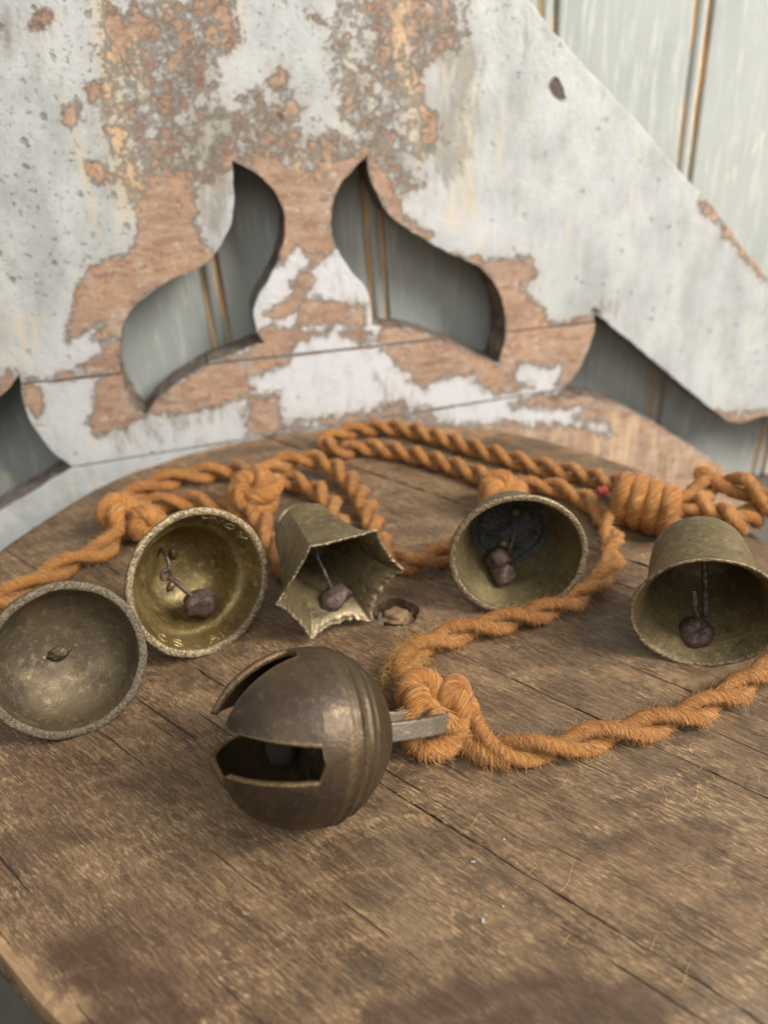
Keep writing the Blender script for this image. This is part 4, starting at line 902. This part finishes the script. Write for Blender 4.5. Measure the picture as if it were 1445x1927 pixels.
# jingle bell's knot (two lumps) and the bight through its loop
knot(800, 1316, .0120, .0078, .0042, (2, 3), (R(40), R(10), R(20)), (1, 1, .9), 60, .0020, .25)
knot(860, 1320, .0105, .0064, .0037, (2, 3), (R(60), R(30), R(70)), (1, 1, .9), 50, .0018, .22)
strand_tube(spline(np.array([at(np.array(float(x)), np.array(float(y)), z) for x, y, z in ((775, 1335, .012), (770, 1372, .010), (785, 1404, .0045), (820, 1412, .0042), (852, 1398, .005), (868, 1368, .008), (860, 1335, .011))]), .001), .0036, dens=110, ln=.0028, lift=.5)
strand_tube(spline(np.array([at(np.array(float(x)), np.array(float(y)), z) for x, y, z in ((812, 1352, .015), (850, 1362, .009), (880, 1390, .005), (912, 1418, .004), (960, 1425, .004))]), .001), .0034, dens=130, ln=.0032, lift=.6)
# round braided knot behind the six-sided bell
knot(480, 925, .015, .0105, .0047, (3, 4), (R(35), R(-15), 0), (1.05, 1.0, 1.0), 40, .0022, .3)
# knot at the far left
knot(232, 972, .0105, .0092, .0046, (2, 3), (R(40), R(20), R(60)), (1.1, 1, 1), 45, .0024, .35)
knot(275, 985, .011, .0066, .0040, (2, 3), (R(80), R(10), R(20)), (1, 1, 1), 35, .0022, .35)
# behind the middle bell
knot(945, 925, .010, .0085, .0044, (2, 3), (R(30), 0, R(10)), (1.1, 1, 1), 40, .0024, .35)
# big wound knot between the middle and the right-hand bell
cK = [at(np.array(float(x)), np.array(float(y)), z) for x, y, z in ((1168, 935, .013), (1262, 965, .013))]
ax = unit(cK[1] - cK[0]); pu = unit(V(0, 0, 1) - ax * ax[2]); pv = np.cross(ax, pu); tk = np.linspace(0, 1, 300); an = 2 * math.pi * 3.4 * tk
Lk = np.linalg.norm(cK[1] - cK[0]); rad_k = .0088 * (1 - .18 * tk)
Pk = cK[0] + (tk * Lk)[:, None] * ax + rad_k[:, None] * (np.cos(an)[:, None] * pu * 1.15 + np.sin(an)[:, None] * pv) + (.0028 * np.sin(an + .6))[:, None] * ax
Pk[:, 2] = np.maximum(Pk[:, 2], .0046); strand_tube(Pk, .0050, 'knot', 22, .0022, .3, seg=20)
strand_tube(np.linspace(cK[0] + ax * .001, cK[1], 30), .0065, 'strand', 0)
twisted([(1245, 962, .012), (1275, 972, .0105), (1300, 968, .011), (1325, 950, .013)], .0060, .03, 20, .0022, .3, .3)
# red yarn end
M_RED = m_rope('red_yarn', (.55, .045, .040), (.62, .07, .06), (.75, .2, .17), (.3, .02, .02))
cR = at(np.array(1133.), np.array(925.), .009); t = np.linspace(0, 2 * math.pi, 60)
o = strand_tube(cR + .0014 * np.stack([np.cos(2 * t) * (1 + .4 * np.cos(3 * t)), np.sin(2 * t) * (1 + .4 * np.cos(3 * t)), .8 * np.sin(3 * t)], 1), .0014, 'yarn_end', 0, mat=M_RED)
rope.children[-1]['label'] = 'tuft of red yarn'
# straw-coloured frizz where the rope turns at the jingle bell's knot
Pz = spline(np.array([at(np.array(float(x)), np.array(float(y)), z) for x, y, z in ((805, 1215, .009), (775, 1232, .010), (752, 1262, .011), (748, 1300, .010))]), .001); T, A, B = frames(Pz)
hairs(Pz, A, B, T, np.full(len(Pz), .0054), 650, .0058, .9, HAIRY, .9, .00005, .6)
fz = mesh('fuzz', np.concatenate(HAIR.v), np.concatenate(HAIR.f), M_FIB, rope, True, np.concatenate(HAIR.uv)); fz['kind'] = 'stuff'
fz = mesh('fuzz', np.concatenate(HAIRY.v), np.concatenate(HAIRY.f), M_FIBY, rope, True, np.concatenate(HAIRY.uv)); fz['kind'] = 'stuff'; fz['label'] = 'straw coloured frizz'

# ================================================================ CRUMBS ON THE BOARD
lf = Acc()
def loose(px, py, L, ang, bend):
    c = at(np.array(float(px)), np.array(float(py)), .0005)[:2]; t = np.linspace(-.5, .5, 9); d = V(math.cos(ang), math.sin(ang)); n_ = V(-d[1], d[0])
    P = np.c_[c + t[:, None] * L * d + (bend * L * (t * t - .1))[:, None] * n_ + (.03 * L * np.sin(7 * t))[:, None] * n_, .0004 + .0008 * rng.random() * (1 - 4 * t * t)]
    v, f, uv = tube(P, .00003, 4); lf.add(v, f, uv)
for px, py, L, ang, b in ((1070, 1650, .012, 1.0, .3), (895, 1543, .006, .9, .1), (1290, 1835, .008, .9, .1), (1310, 1495, .008, 1.0, .4), (1000, 1640, .005, .6, .2), (1295, 1632, .003, .2, .0), (1250, 1490, .007, 1.4, -.3), (1420, 1450, .010, 1.5, .3), (1230, 1775, .005, .9, 0), (1065, 1770, .004, .8, 0)): loose(px, py, L, ang, b)
for _ in range(60):
    k = rng.integers(0, 3); cx, cy, sx, sy = ((1000, 1440, 230, 45), (790, 1430, 70, 45), (1050, 1200, 200, 60))[k]
    loose(cx + rng.normal() * sx, cy + rng.normal() * sy, rng.uniform(.0015, .006), rng.uniform(0, 3.1), rng.normal() * .8)
o = mesh('loose_fibres', np.concatenate(lf.v), tidy(np.concatenate(lf.f)), M_FIB, None, True, np.concatenate(lf.uv)); tag(o, 'short loose orange fibres shed on the tabletop in front of the rope', 'fibres', None, 'stuff')
M_WH = m_plain('white_paint_chip', (.42, .41, .37), .7)
for lab, px, py, sz in (('largest white paint fleck near the front of the tabletop', 908, 1732, (.0007, .0016, .0003)), ('small white fleck just above the largest paint fleck', 946, 1706, (.0006, .0006, .0003)), ('small white fleck right of centre below the rope', 948, 1580, (.0008, .0006, .0003)), ('flat pair of white specks left of the long crack', 890, 1622, (.0012, .0005, .0002))):
    P = at(np.array(float(px)), np.array(float(py)), .0005); o = rock('paint_fleck', P, tuple(.62 * q for q in sz), M_WH, None, px, 2, .3, 5); tag(o, lab, 'paint fleck', 'white paint flecks on the tabletop')
